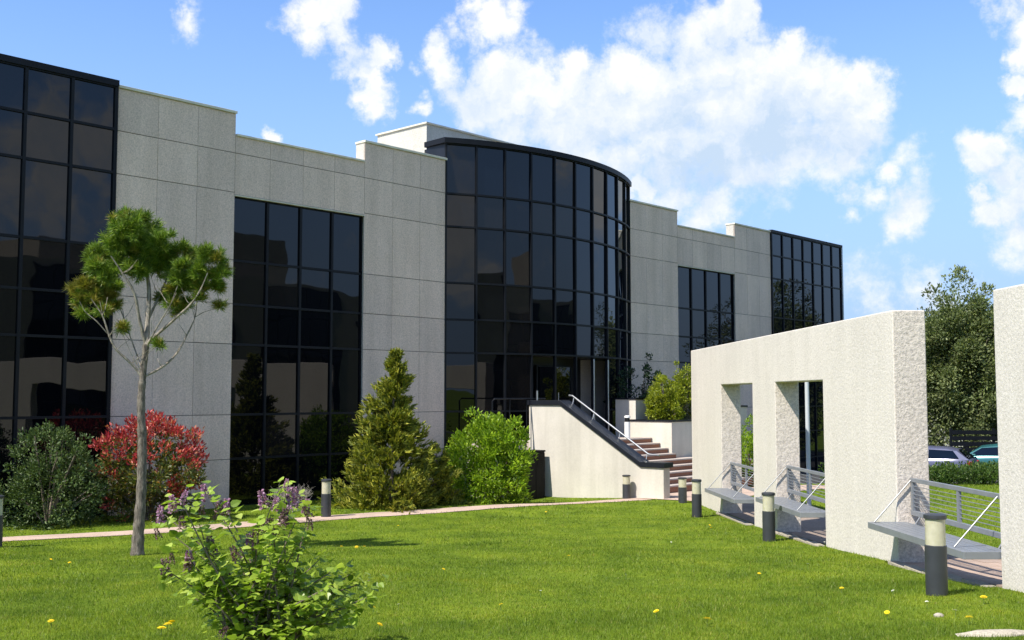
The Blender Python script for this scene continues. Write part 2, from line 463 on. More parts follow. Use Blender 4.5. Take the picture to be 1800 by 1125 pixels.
M['pale_stone'] = stone('pale_stone', (0.47, 0.42, 0.34), 0.3, 0.3, 0.01, 25)
def grass_mat():
    m, nt, out = new_mat('grass_blade')
    g = nt.nodes.new('ShaderNodeNewGeometry')
    r = ramp(nt, [(0.0, (0.085, 0.135, 0.010)), (0.5, (0.165, 0.245, 0.018)), (0.9, (0.24, 0.31, 0.03)), (1.0, (0.34, 0.31, 0.09))])
    nt.links.new(g.outputs['Random Per Island'], r.inputs[0])
    n = noise(nt, g.outputs['Position'], 0.9, 5, 0.6)
    r2 = ramp(nt, [(0.28, (0.60, 0.70, 0.60)), (0.5, (0.96, 0.96, 0.96)), (0.74, (1.36, 1.18, 1.1))]); nt.links.new(n, r2.inputs[0])
    c = mixc(nt, 1.0, r.outputs[0], r2.outputs[0], 'MULTIPLY')
    n3 = noise(nt, g.outputs['Position'], 2.7, 5, 0.7)
    r3 = ramp(nt, [(0.34, (0.66, 0.80, 0.75)), (0.48, (1, 1, 1)), (0.60, (1, 1, 1)), (0.72, (1.5, 1.12, 1.6))]); nt.links.new(n3, r3.inputs[0])
    c = mixc(nt, 1.0, c, r3.outputs[0], 'MULTIPLY')
    p = nt.nodes.new('ShaderNodeBsdfPrincipled'); nt.links.new(c, p.inputs['Base Color'])
    p.inputs['Roughness'].default_value = 0.5; p.inputs['Specular IOR Level'].default_value = 0.3
    t = nt.nodes.new('ShaderNodeBsdfTranslucent'); t2 = mixc(nt, 1.0, c, (1.5, 1.5, 0.8), 'MULTIPLY'); nt.links.new(t2, t.inputs['Color'])
    mx = nt.nodes.new('ShaderNodeMixShader'); mx.inputs[0].default_value = 0.4
    nt.links.new(p.outputs[0], mx.inputs[1]); nt.links.new(t.outputs[0], mx.inputs[2])
    nt.links.new(mx.outputs[0], out.inputs['Surface'])
    return m
M['grass'] = grass_mat()
def lawn_mat():
    m, nt, out = new_mat('lawn_ground')
    c = world_pos(nt)
    n = noise(nt, c, 0.9, 5, 0.6); n2 = noise(nt, c, 22.0, 4, 0.7); n3 = noise(nt, c, 3.5, 4, 0.6)
    r = ramp(nt, [(0.30, (0.085, 0.135, 0.011)), (0.5, (0.135, 0.20, 0.015)), (0.72, (0.19, 0.25, 0.02))]); nt.links.new(n, r.inputs[0])
    r2 = ramp(nt, [(0.3, (0.55, 0.6, 0.5)), (0.7, (1.25, 1.2, 1.2))]); nt.links.new(n2, r2.inputs[0])
    r3 = ramp(nt, [(0.3, (0.85, 0.88, 0.8)), (0.7, (1.12, 1.08, 1.1))]); nt.links.new(n3, r3.inputs[0])
    cc = mixc(nt, 1.0, r.outputs[0], r2.outputs[0], 'MULTIPLY'); cc = mixc(nt, 1.0, cc, r3.outputs[0], 'MULTIPLY')
    p = principled(nt, out, cc, 0.9, spec=0.1); bump(nt, p, n2, 0.8, 0.03)
    return m
M['lawn'] = lawn_mat()
def paving_mat(name, base, scale, brick=True):
    m, nt, out = new_mat(name)
    c = world_pos(nt)
    n = noise(nt, c, 1.3, 5, 0.6); n2 = noise(nt, c, scale, 3, 0.7)
    r = ramp(nt, [(0.3, tuple(x*0.82 for x in base)), (0.7, tuple(x*1.12 for x in base))]); nt.links.new(n, r.inputs[0])
    r2 = ramp(nt, [(0.3, (0.8, 0.8, 0.8)), (0.7, (1.12, 1.12, 1.12))]); nt.links.new(n2, r2.inputs[0])
    cc = mixc(nt, 1.0, r.outputs[0], r2.outputs[0], 'MULTIPLY')
    p = principled(nt, out, cc, 0.9, spec=0.2); bump(nt, p, n2, 0.5, 0.01)
    return m
M['path'] = paving_mat('path_pink_gravel', (0.50, 0.375, 0.30), 30)
M['terrace'] = paving_mat('terrace_bed', (0.30, 0.235, 0.19), 20)
M['paver'] = stone('terrace_paver', (0.46, 0.345, 0.275), 0.15, 0.15, 0.004, 30)
M['asphalt'] = paving_mat('asphalt', (0.055, 0.055, 0.058), 60)

# ------------------------------------------------------------------ terrain
_ty = np.arange(-60, 120, 0.25)
_tz = np.interp(_ty, [-60,-20,0,8,12.5,16,19,21,26,30,36,41,46,60,120], [1.7,1.6,1.15,.75,.5,.3,.11,0,-.15,-.2,-.3,-.6,-.85,-.9,-.9])
_k = np.exp(-0.5*(np.arange(-16,17)*0.25/1.3)**2); _k /= _k.sum()
_tzs = np.convolve(np.pad(_tz, 16, mode='edge'), _k, mode='valid')
def ground(x, y):
    x = np.asarray(x, float); y = np.asarray(y, float)
    z = np.interp(y, _ty, _tzs)
    z = z - 0.22*np.exp(-(((x-0.2)/2.4)**2 + ((y-33.2)/2.2)**2))
    z = z + 0.012*np.sin(x*1.1+0.7*y) * np.clip((40-y)/20, 0, 1) + 0.010*np.sin(0.63*x-1.3*y+1.0) * np.clip((40-y)/20, 0, 1)
    return z
def gz(x, y): return float(ground(x, y))
def gp(px, py):
    """point of the ground seen in a direction"""
    r = ray(px, py); z = 0.0
    for _ in range(30):
        s = (z - CAM.z) / r.z
        z = 0.5*z + 0.5*gz(r.x*s, r.y*s)
    s = (z - CAM.z) / r.z
    return Vector((r.x*s, r.y*s, z))

xs = np.concatenate([[-3000,-800,-250,-100,-60,-40,-30,-24,-20], np.arange(-17, 25.1, 0.5), [28,32,38,46,60,80,120,250,800,3000]])
ys = np.concatenate([[-3000,-800,-250,-100,-50,-30,-20,-12], np.arange(-8, 64.1, 0.5), [70,80,100,130,200,400,1000,4000]])
GX, GY = np.meshgrid(xs, ys)
GZ = ground(GX, GY)
nx, ny = len(xs), len(ys)
V = np.stack([GX.ravel(), GY.ravel(), GZ.ravel()], 1)
idx = np.arange(nx*ny).reshape(ny, nx)
F = np.stack([idx[:-1,:-1].ravel(), idx[:-1,1:].ravel(), idx[1:,1:].ravel(), idx[1:,:-1].ravel()], 1)
lawn = link('lawn', np_mesh('lawn', V, F, M['lawn']))
lawn.data.polygons.foreach_set('use_smooth', [True]*len(lawn.data.polygons))
tag(lawn, kind='structure')

def sheet(name, left, right, mat, lift, nacross=6):
    """strip between two polylines, draped on the ground"""
    V = []; F = []
    n = len(left)
    for i in range(n):
        for j in range(nacross+1):
            t = j/nacross
            x = left[i][0]*(1-t)+right[i][0]*t; y = left[i][1]*(1-t)+right[i][1]*t
            V.append((x, y, gz(x, y)+lift))
    w = nacross+1
    for i in range(n-1):
        for j in range(nacross):
            F.append((i*w+j, (i+1)*w+j, (i+1)*w+j+1, i*w+j+1))
    o = link(name, np_mesh(name, np.array(V), np.array(F), mat))
    return tag(o, kind='structure')

def polyline(pts, step=0.3):
    """smooth Catmull-Rom through 2-D points"""
    P = [Vector((p[0], p[1])) for p in pts]
    P = [P[0]*2-P[1]] + P + [P[-1]*2-P[-2]]
    out = []
    for i in range(1, len(P)-2):
        n = max(2, int((P[i+1]-P[i]).length/step))
        for k in range(n):
            t = k/n
            a, b, c, d = P[i-1], P[i], P[i+1], P[i+2]
            out.append(0.5*((2*b)+(c-a)*t+(2*a-5*b+4*c-d)*t*t+(3*b-a-3*c+d)*t**3))
    out.append(P[-2])
    return out
pc = [gp(*p) for p in ((-420,985),(0,949.5),(250,936),(450,921),(570,911.5),(800,896),(1000,885),(1130,877.5))]
pc = polyline([(p.x, p.y) for p in pc])
PATH_W = 1.0
lft, rgt = [], []
for i, p in enumerate(pc):
    t = (pc[min(i+1,len(pc)-1)]-pc[max(i-1,0)]).normalized(); nrm = Vector((-t.y, t.x))
    w = PATH_W*0.5*(1+0.05*math.sin(i*1.7)) 
    a = p+nrm*w; b = p-nrm*w
    lft.append((a.x,a.y)); rgt.append((b.x,b.y))
sheet('path', rgt, lft, M['path'], 0.012, 4)
PATH = np.array([[p.x, p.y] for p in pc])

# ------------------------------------------------------------------ frames of reference
TH = math.atan(1750/1904.0)
DU = Vector((math.sin(TH), math.cos(TH), 0))
DN = Vector((math.cos(TH), -math.sin(TH), 0))
P0 = Vector((-7.46, 29.0, 0))
RZ = math.pi/2 - TH
def Lw(u, off, z=0.0):
    return P0 + DU*u + DN*off + Vector((0,0,z))
PO = Vector((5.68, 16.1, 0)); PRZ = R(2.4)
PW = Vector((-math.sin(PRZ), math.cos(PRZ), 0)); PB = Vector((math.cos(PRZ), math.sin(PRZ), 0))
def Pw(x, y, z=0.0):
    return PO + PB*x + PW*y + Vector((0,0,z))

# forecourt in front of the stairs and terrace behind the portals
fa = [Lw(u, 8.3) for u in np.linspace(9.6, 21, 40)]
fb = [Lw(u, 5.6) for u in np.linspace(9.6, 21, 40)]
sheet('forecourt', [(p.x,p.y) for p in fa], [(p.x,p.y) for p in fb], M['path'], 0.018, 8)
ta = [Pw(0.1, y) for y in np.linspace(-8, 16, 81)]
tb = [Pw(2.6, y) for y in np.linspace(-8, 16, 81)]
terrace = sheet('terrace', [(p.x,p.y) for p in tb], [(p.x,p.y) for p in ta], M['terrace'], 0.010, 10)
pav_mesh = MB().box(-.095,.095,-.145,.145,-0.03,0.0).mesh('paver', M['paver'])
k = 0
for iy in range(-11, 2):
    for ix in range(0, 9):
        x = 0.02 + ix*0.2 + 0.1; y = iy*0.3 + (0.15 if ix % 2 else 0.0)
        p = Pw(x, y); p.z = gz(p.x, p.y) + 0.026 + random.uniform(-.002,.002)
        dz = (gz(p.x, p.y+0.1)-gz(p.x, p.y-0.1))/0.2
        o = link('paver', pav_mesh, terrace, p, (math.atan(dz), random.uniform(-.006,.006), PRZ)); k += 1

# ------------------------------------------------------------------ the office building
LEV = [-1.3, -0.2, 1.07, 2.25, 4.14, 5.22, 6.41, 8.25, 9.33, 10.41]
bld = empty('office_building', P0, RZ)
tag(bld, 'long grey stone office block with black glass walls and a curved glass entrance front', 'building')
def loc(o): return o
_pan = {}
def stone_panel(parent, u0, u1, z0, z1, y=0.0, depth=0.02):
    key = (round(u1-u0,3), round(z1-z0,3), depth)
    if key not in _pan:
        w, h = u1-u0, z1-z0
        _pan[key] = MB().box(0,w,0,depth,0,h).mesh('stone_panel', M['panel'])
    link('stone_panel', _pan[key], parent, (u0, y+random.uniform(-.002,.002), z0))
JH, JV = 0.019, 0.009
def panel_field(parent, u0, u1, ncol, levels, y=0.0):
    for i in range(ncol):
        a = u0+(u1-u0)*i/ncol; b = u0+(u1-u0)*(i+1)/ncol
        for z0, z1 in zip(levels[:-1], levels[1:]):
            stone_panel(parent, a+JV/2, b-JV/2, z0+JH/2, z1-JH/2, y)
def coping(u0, u1, z, y0=-0.05, y1=0.44, h=0.07):
    MB().box(u0,u1,y0,y1,z,z+h).build('coping', M['coping_light'], bld, bevel=0.008)
PIERS = [(-3.50,-0.07),(4.44,7.85),(17.85,21.2),(25.7,28.9)]
for (a, b) in PIERS:
    pr = MB().box(a+0.005,b-0.005,0.042,0.42,-1.3,10.41).build('stone_pier', M['backing'], bld)
    MB().box(a+0.012,b-0.012,0.018,0.040,-1.3,10.395).build('joint_bed', M['joint'], pr)
    panel_field(pr, a, b, 3, LEV)
    coping(a-0.02, b+0.02, 10.41)
def glass_grid(name, u0, u1, ncol, levels, y, mat_pick, mw=0.075, label=None):
    f = MB()
    us = [u0+(u1-u0)*i/ncol for i in range(ncol+1)]
    for i, u in enumerate(us):
        w = mw/2
        f.box(u-w, u+w, y-0.035, y+0.10, levels[0], levels[-1])
    for z in levels:
        for i in range(ncol):
            f.box(us[i]+mw/2-0.001, us[i+1]-mw/2+0.001, y-0.028, y+0.09, z-mw*.42, z+mw*.42)
    fr = f.build(name, M['dark_metal'], bld)
    for i in range(ncol):
        for j, (z0, z1) in enumerate(zip(levels[:-1], levels[1:])):
            w, h = us[i+1]-us[i], z1-z0
            key = ('pane', round(w,3), round(h,3), mat_pick(i,j))
            if key not in _pan:
                _pan[key] = MB().box(-w/2+.01,w/2-.01,-.012,.012,-h/2+.01,h/2-.01).mesh('pane', M[mat_pick(i,j)])
            o = link('pane', _pan[key], fr, ((us[i]+us[i+1])/2, y+0.03, (z0+z1)/2),
                     (R(random.gauss(0,.12)), 0, R(random.gauss(0,.12))))
    return fr
WL = LEV[:7] + [8.15]
pick_dark = lambda i, j: 'glass_brown' if (i*7+j*3) % 9 == 4 else 'glass'
for (a, b) in ((-0.07,4.44),(21.2,25.7)):
    glass_grid('window_wall', a, b, 4, WL, 0.10, pick_dark if a < 5 else (lambda i,j: 'glass_blue' if (i+j)%3 else 'glass'))
    sp = MB().box(a-.004,b+.004,0.042,0.42,8.20,9.80).build('stone_spandrel', M['backing'], bld)
    MB().box(a+.012,b-.012,0.018,0.040,8.215,9.79).build('joint_bed', M['joint'], sp)
    panel_field(sp, a, b, 4, [8.19, 9.33, 9.82])
    coping(a+0.021, b-0.021, 9.80, h=0.06)
    MB().box(a,b,-0.02,0.12,8.155,8.185).build('lintel_drip', M['coping_light'], bld)
# glazed wings
LW = LEV[:9] + [10.40]
glass_grid('glass_wing', -10.18, -3.55, 6, LW, -0.06, lambda i,j: 'glass_blue' if j > 5 else 'glass')
MB().box(-10.25,-3.502,-0.13,0.40,10.405,10.56).build('parapet_cap', M['dark_metal'], bld)
MB().box(-3.545,-3.502,-0.10,0.30,-1.3,10.40).build('corner_post', M['dark_metal'], bld)
glass_grid('glass_wing', 28.95, 36.1, 7, LW, -0.04, lambda i,j: 'glass_blue')
MB().box(28.905,36.2,-0.11,0.40,10.405,10.53).build('parapet_cap', M['dark_metal'], bld)
MB().box(36.15,36.25,-0.09,0.38,-1.3,10.40).build('corner_post', M['pale_pole'], bld)
# body and roof
MB().box(-22.0,36.14,0.43,15.0,-1.3,9.2).build('core', M['backing'], bld)
MB().box(-22.0,-10.25,0.02,0.42,-1.3,10.41).build('end_wall', M['backing'], bld)
# roof house
rh = MB().box(9.76,17.6,3.0,5.7,9.2,12.50).build('roof_house', M['penthouse'], bld)
MB().box(9.70,17.66,2.94,5.76,12.502,12.56).build('roof_house_cap', M['coping_light'], rh)
# curved entrance front
RC, UC, YC = 10.0, 12.85, 8.66
NP = 10
ang = [R(-30+60*i/NP) for i in range(NP+1)]
def arc(a, r): return (UC+r*math.sin(a), YC-r*math.cos(a))
DL = LEV[:9] + [10.98]
fr = MB()
for i, a in enumerate(ang):
    x, y = arc(a, RC-0.03)
    ax = Vector((math.cos(a), math.sin(a), 0)); ay = Vector((math.sin(a), -math.cos(a), 0))
    z0, z1 = -1.3, 10.98
    fr.obox((x,y,(z0+z1)/2), ax*0.030, ay*0.060, Vector((0,0,(z1-z0)/2)))
DOOR = (3,4,5,6)
for j, z in enumerate(DL):
    for i in range(NP):
        if i in DOOR and 1.0 < z < 4.0: continue
        a0, a1 = ang[i], ang[i+1]; am = (a0+a1)/2
        x, y = arc(am, RC*math.cos((a1-a0)/2)-0.03)
        ax = Vector((math.cos(am), math.sin(am), 0)); ay = Vector((math.sin(am), -math.cos(am), 0))
        half = RC*math.sin((a1-a0)/2)-0.031
        fr.obox((x,y,z), ax*half, ay*0.060, Vector((0,0,0.030)))
drum = fr.build('curved_glass_front', M['dark_metal'], bld)
BROWN = {(0,8),(4,8),(8,8),(1,7),(3,7),(4,7),(8,7),(9,7),(9,8),(9,6),(2,4),(2,5),(2,3),(9,5)}
for i in range(NP):
    a0, a1 = ang[i], ang[i+1]; am = (a0+a1)/2
    for j, (z0, z1) in enumerate(zip(DL[:-1], DL[1:])):
        if i in DOOR and 1.0 < z0 < 4.0: continue
        mt = 'glass_brown' if (i,j) in BROWN else ('glass_blue' if (i > 4 or j > 6) else 'glass')
        w, h = 2*RC*math.sin((a1-a0)/2), z1-z0
        key = ('cp', round(w,3), round(h,3), mt)
        if key not in _pan: _pan[key] = MB().box(-w/2+.02,w/2-.02,-.012,.012,-h/2+.01,h/2-.01).mesh('pane', M[mt])
        x, y = arc(am, RC*math.cos((a1-a0)/2)-0.05)
        link('pane', _pan[key], drum, (x,y,(z0+z1)/2), (R(random.gauss(0,.30)), 0, am+R(random.gauss(0,.40))))
# fascia on top, roof of the curve, dark flank rising over the pier
cap = MB()
NA = 40
ring_o = [arc(R(-30.4+60.8*i/NA), RC+0.09) for i in range(NA+1)]
cap.prism(ring_o + [(17.90,1.0),(7.80,1.0)], 'z', 10.985, 11.16)
cap.build('curved_fascia', M['dark_metal'], bld)
cb = MB(); ring_b = [arc(R(-29.5+59*i/NA), RC-0.22) for i in range(NA+1)]
cb.prism(ring_b + [(17.7,1.2),(8.0,1.2)], 'z', -1.3, 1.25); cb.build('curved_plinth', M['vestibule'], bld)
cb = MB(); cb.prism(ring_b + [(17.7,1.2),(8.0,1.2)], 'z', 4.10, 10.97); cb.build('curved_core', M['vestibule'], bld)
MB().box(7.86,7.94,0.03,0.95,9.2,10.98).build('curve_flank', M['dark_coping'], bld)
MB().box(17.76,17.84,0.03,0.95,9.2,10.98).build('curve_flank', M['dark_coping'], bld)
# recessed entrance
dv = MB()
dv.prism([arc(ang[3],8.9), arc(ang[5],8.95), arc(ang[7],8.9), (15.4,1.1),(11.0,1.1)], 'z', 1.25, 4.10)
ves = dv.build('vestibule', M['vestibule'], bld)
for (a, s) in ((ang[5]-R(2.9),1),(ang[5]+R(2.9),-1)):
    x, y = arc(a, 9.02)
    d = MB().box(-.47,.47,-.03,.03,0,2.45).mesh('door', M['glass'])
    dr = link('door', d, bld, (x,y,1.32), (0,0,a))
    f2 = MB(); f2.box(-.50,-.45,-.045,.045,0,2.5); f2.box(.45,.50,-.045,.045,0,2.5); f2.box(-.45,.45,-.045,.045,2.45,2.5); f2.box(-.45,.45,-.045,.045,0,.10)
    f2.build('door_frame', M['dark_metal'], dr)
    MB().tube([(s*.36,-.09,.75),(s*.36,-.09,1.55)],.02).build('door_handle', M['steel'], dr, smooth=True)
for (a, r0) in ((ang[6],RC+0.02),(ang[7],RC+0.02)):
    x, y = arc(a, r0)
    MB().tube([(x,y,1.32),(x,y,4.05)], 0.032, 12).build('entrance_post', M['steel'], bld, smooth=True)

# ------------------------------------------------------------------ stairs, landing, walls
stairs = empty('entrance_stairs', Lw(10.1, 5.83, -0.22), RZ)
tag(stairs, 'flight of red brown brick steps with pale treads climbing to the glass entrance', 'stairs')
for kk in range(9):
    z1 = 0.02+0.167*(kk+1); y0 = 0.34*kk
    u1 = 4.7 if kk >= 5 else 9.5
    st = MB().box(0.0, u1, y0, y0+0.60, z1-0.167-0.10, z1-0.045).build('step', M['riser'], stairs)
    MB().box(0.0, u1, y0-0.03, y0+0.42, z1-0.043, z1).build('tread', M['tread'], st)
ln = MB(); ln.box(0.0,4.7,0.34*8+0.42,5.4,-0.6,1.50); ln.box(-2.2,-0.33,4.05,5.4,-0.6,1.495); ln.build('landing', M['tread'], stairs)
sw = empty('stair_side_wall', Lw(9.94, 7.08, -0.2), RZ)
tag(sw, 'cream rendered stair wall with sloping black coping and steel handrail', 'wall')
prof = [(0,-0.5),(0,0.87),(0.81,0.87),(3.87,2.66),(5.19,2.66),(5.19,-0.6)]
MB().prism(prof,'x',-0.16,0.16).build('wall', M['stairwall'], sw, bevel=0.01)
def slab_along(pts, th, u0, u1):
    top = [(y, z+th) for y, z in pts]
    return MB().prism(pts+top[::-1], 'x', u0, u1)
cp = [(-0.05,0.872),(0.80,0.872),(3.86,2.662),(5.24,2.662)]
cpo = slab_along(cp, 0.15, -0.21, 0.27).build('coping', M['dark_coping'], sw, bevel=0.01)
hr = MB()
hp = [(0.30,0.45,1.20),(0.30,0.85,1.22),(0.30,3.75,2.95),(0.30,3.9,2.97)]
hr.tube(hp,0.029,10).build('handrail', M['steel'], sw, smooth=True)
for q in (0.9,1.9,2.9,3.7):
    zt = 1.22+(q-0.85)*(2.95-1.22)/2.9
    MB().tube([(0.22,q,zt-0.28),(0.30,q,zt-0.02)],0.014,8).build('rail_bracket', M['steel'], sw, smooth=True)
lr = empty('landing_railing', Lw(8.6, 1.95, 1.3), RZ)
tag(lr, 'thin black railing on the landing left of the stair wall', 'railing')
MB().tube([(-0.6,0,0),(-0.6,0,1.28),(-0.52,0,1.36),(1.9,0,1.36)],0.025,8).build('rail', M['dark_metal'], lr, smooth=True)
for q in (0.2,1.0):
    MB().tube([(q,0,0),(q,0,1.35)],0.02,8).build('post', M['dark_metal'], lr, smooth=True)
MB().tube([(1.45,-0.05,1.1),(1.45,-0.05,1.62)],0.03,8).build('newel', M['steel'], lr, smooth=True)
cab = empty('metal_cabinet', Lw(9.25, 2.52, -0.55), RZ)
tag(cab, 'low black metal cabinet against the left end of the stair wall', 'cabinet')
MB().box(-0.52,0.36,-0.18,0.40,0.0,1.55).build('body', M['cabinet'], cab, bevel=0.01)
MB().box(-0.55,0.365,-0.21,0.43,1.552,1.60).build('lid', M['cabinet'], cab)
for s in (-1,1):
    dr = MB().box(-0.08+s*0.215-0.205,-0.08+s*0.215+0.205,-0.20,-0.182,0.08,1.50).build('door', M['cabinet'], cab)
    for q in range(5): MB().box(-0.08+s*0.215-0.14,-0.08+s*0.215+0.14,-0.212,-0.201,1.10+q*0.06,1.13+q*0.06).build('louvre', M['cabinet'], dr)
# landing lamp
ll = empty('landing_lamp', Lw(13.9, 2.75, 1.28), RZ)
tag(ll, 'white cylindrical lamp with black top standing at the head of the steps', 'lamp')
MB().lathe([(.10,0),(.10,.58)],20).build('post', M['white_paint'], ll, smooth=True)
MB().lathe([(.085,.581),(.085,.72)],20).build('lens', M['black_lamp'], ll, smooth=True)
MB().lathe([(.105,.721),(.105,.78),(.06,.80)],20).build('cap', M['white_paint'], ll, smooth=True)
# planters
def planter(u0,u1,off0,off1,z0,z1,label,cop=True):
    e = empty('stone_planter', Lw((u0+u1)/2,(off0+off1)/2,z0), RZ)
    w=(u1-u0)/2; d=(off1-off0)/2; h=z1-z0
    b=MB(); b.box(-w,w,-d,-d+.12,0,h); b.box(-w,w,d-.12,d,0,h); b.box(-w,-w+.12,-d+.12,d-.12,0,h); b.box(w-.12,w,-d+.12,d-.12,0,h)
    b.build('box', M['stairwall'], e)
    c=MB(); c.box(-w-.03,w+.03,-d-.03,-d+.14,h+.002,h+.06); c.box(-w-.03,w+.03,d-.14,d+.03,h+.002,h+.06); c.box(-w-.03,-w+.14,-d+.14,d-.14,h+.002,h+.06); c.box(w-.14,w+.03,-d+.14,d-.14,h+.002,h+.06)
    c.build('coping', M['dark_coping'], e)
    MB().box(-w+.12,w-.12,-d+.12,d-.12,h-.2,h-.06).build('soil', M['soil'], e)
    tag(e,label,'planter'); return e
planter(14.82,17.3,2.15,3.95,-0.4,1.86,'cream planter beside the upper steps holding the yellow green bush')
p2 = planter(15.35,17.2,1.15,2.05,0.9,2.62,'tall cream planter by the entrance with a round black lamp')
lamp = empty('wall_lamp', Lw(16.45,2.06,2.05), RZ)
tag(lamp,'round black lamp on the face of the planter by the entrance','lamp')
ml = MB().lathe([(.15,0),(.15,.05),(.10,.09)],20).mesh('body', M['black_lamp'], True)
link('body', ml, lamp, (0,0,0),(R(90),0,0))
ml = MB().lathe([(.085,.09),(.05,.11)],20).mesh('lens', M['grey_rod'], True)
link('lens', ml, lamp, (0,0,0.0),(R(90),0,0))
planter(17.45,18.7,2.2,4.6,-0.4,2.35,'tall cream planter mostly hidden behind the white portal wall')

# ------------------------------------------------------------------ white portals with benches
w1 = MB()
ol = [(0,-.9),(3.23,-.9),(3.23,3.03),(6.23,3.03),(6.23,-.9),(8.0,-.9),(8.0,3.03),(10.98,3.03),(10.98,-.9),(14.55,-.9),(14.55,4.03),(0,4.03)]
w1.prism(ol,'x',0.0,0.50)
wm = w1.mesh('portal_wall', M['portal'])
def reveal_faces(me):
    me.materials.append(M['portal_reveal'])
    for p in me.polygons:
        if abs(p.normal.x) < 0.5 and p.normal.z < 0.5: p.material_index = 1
reveal_faces(wm)
wo1 = link('portal_wall', wm, None, PO, (0,0,PRZ), bevel=0.018)
tag(wo1,'long white stucco portal wall pierced by two tall openings','wall')
w2 = MB().box(0.0,0.50,-9.5,-3.09,-0.5,4.03)
wo2 = w2.build('portal_wall', M['portal'], None, bevel=0.018); reveal_faces(wo2.data); wo2.location = PO; wo2.rotation_euler=(0,0,PRZ)
tag(wo2,'white stucco wall cut by the right edge of the picture','wall')

def make_bench(y1, length, z, label):
    e = empty('hanging_bench', Pw(0, y1, z), PRZ)
    tag(e, label, 'bench', 'grey benches hung in the portal openings')
    Ln = length
    X0, X1 = -0.44, 0.13
    fb_ = MB(); fb_.box(X0,X0+.035,-Ln,0.02,-.09,0.0); fb_.box(X1-.035,X1,-Ln,0,-.09,0.0); fb_.box(X0+.035,X1-.035,-.015,0.02,-.09,0.0); fb_.box(X0+.035,X1-.035,-Ln,-Ln+.035,-.09,0.0)
    seat = fb_.build('seat_frame', M['grey_paint'], e, bevel=0.004)
    ns = 5; wsl = (X1-X0-.07)/ns
    for i in range(ns):
        a = X0+.035+i*wsl
        MB().box(a+.004,a+wsl-.004,-Ln+.036,-.016,-.03,-.004).build('slat', M['grey_paint'], seat)
    rl = MB(); rl.box(.20,.25,-Ln,0,.585,.645); rl.build('top_rail', M['grey_paint'], e, bevel=0.004)
    MB().box(.20,.25,-Ln,0,.10,.17).build('bottom_rail', M['grey_paint'], e, bevel=0.004)
    for q in (-.035,-Ln*0.5,-Ln+.035):
        MB().box(.205,.245,q-.03,q+.03,.172,.583).build('back_post', M['grey_paint'], e)
    for i in range(6):
        zz = .235+i*.058
        MB().tube([(.225,-.066,zz),(.225,-Ln+.066,zz)],.006,6).build('back_wire', M['grey_paint'], e, smooth=True)
    for q in (-.03,-Ln+.42):
        MB().tube([(-.36,q,0.0),(.20,q,.61)],.010,8).build('tie_rod', M['grey_rod'], e, smooth=True)
    for q in (-.3,-Ln+.3):
        MB().tube([(X1-.02,q,-.05),(.225,q,.12)],.012,8).build('bracket', M['grey_paint'], e, smooth=True)
    return e
make_bench(10.96,2.94,0.47,'grey hanging bench in the far opening beside the steps')
make_bench(6.21,2.96,0.69,'grey hanging bench in the middle opening')
make_bench(-0.01,3.06,0.90,'largest grey hanging bench between the two portal walls')
# pale edging stones at the thresholds
def edging(y0,y1,label):
    m = MB(); n = 5
    e = empty('edging_kerb', Pw(-0.1,(y0+y1)/2), PRZ)
    e.location.z = gz(e.location.x,e.location.y)
    for i in range(n):
        a = (y0-y1)/2+(y1-y0)*i/n+.006; b = (y0-y1)/2+(y1-y0)*(i+1)/n-.006
        q = Pw(-0.1,(y0+y1)/2+(a+b)/2); dz = gz(q.x,q.y)-e.location.z
        MB().box(-.07,.09,a,b,dz-.10,dz+.035).build('kerb_stone', M['pale_stone'], e, bevel=0.006)
    tag(e,label,'kerb')
edging(3.25,6.21,'pale stone kerb under the middle bench')
edging(8.02,10.96,'pale stone kerb under the far bench')
edging(-3.0,-0.02,'pale stone kerb under the nearest bench')
pole = empty('pale_pole', Pw(1.55,6.05,0))
pb = Vector((7.08,26.0,0)); pole.location=(pb.x,pb.y,gz(pb.x,pb.y)); tag(pole,'slim pale grey pole seen through the middle opening','pole')
MB().lathe([(.055,0),(.05,4.0)],12).build('shaft', M['pale_pole'], pole, smooth=True)
MB().lathe([(.09,0),(.09,.05),(.05,.08)],12).build('base', M['pale_pole'], pole, smooth=True)

# ------------------------------------------------------------------ bollard lamps
def bollard_parts(h):
    s = h/0.90
    return (MB().lathe([(.118,-.06),(.118,.55*s),(.110,.555*s)],28).mesh('post', M['bollard'], True),
            MB().lathe([(.108,.556*s),(.108,.845*s)],28).mesh('lens', M['lens'], True),
            MB().lathe([(.122,.846*s),(.124,.86*s),(.122,.89*s),(.10,.90*s)],28).mesh('cap', M['bollard'], True))
BP = {0.90: bollard_parts(0.90), 0.70: bollard_parts(0.70)}
for (px, py, h, lab) in ((1647,1046,.90,'dark bollard lamp with cream lens nearest the camera, by the large bench'),
                         (1352,951,.90,'dark bollard lamp on the lawn in front of the middle bench'),
                         (1225,909,.90,'dark bollard lamp at the left end of the portal wall'),
                         (1200,884,.70,'shorter bollard lamp on the forecourt just before the steps'),
                         (1100,875,.70,'short bollard lamp standing against the cream stair wall'),
                         (573,909,.90,'dark bollard lamp beside the path left of the conifer'),
                         (-9,962,.90,'bollard lamp at the left edge of the picture')):
    p = gp(px, py)
    if px == 1100: p = Lw(9.5, 5.96); p.z = gz(p.x, p.y)
    e = empty('bollard_lamp', p); tag(e, lab, 'bollard', 'bollard lamps along the lawn')
    for nm, me in zip(('post','lens','cap'), BP[h]): link(nm, me, e)

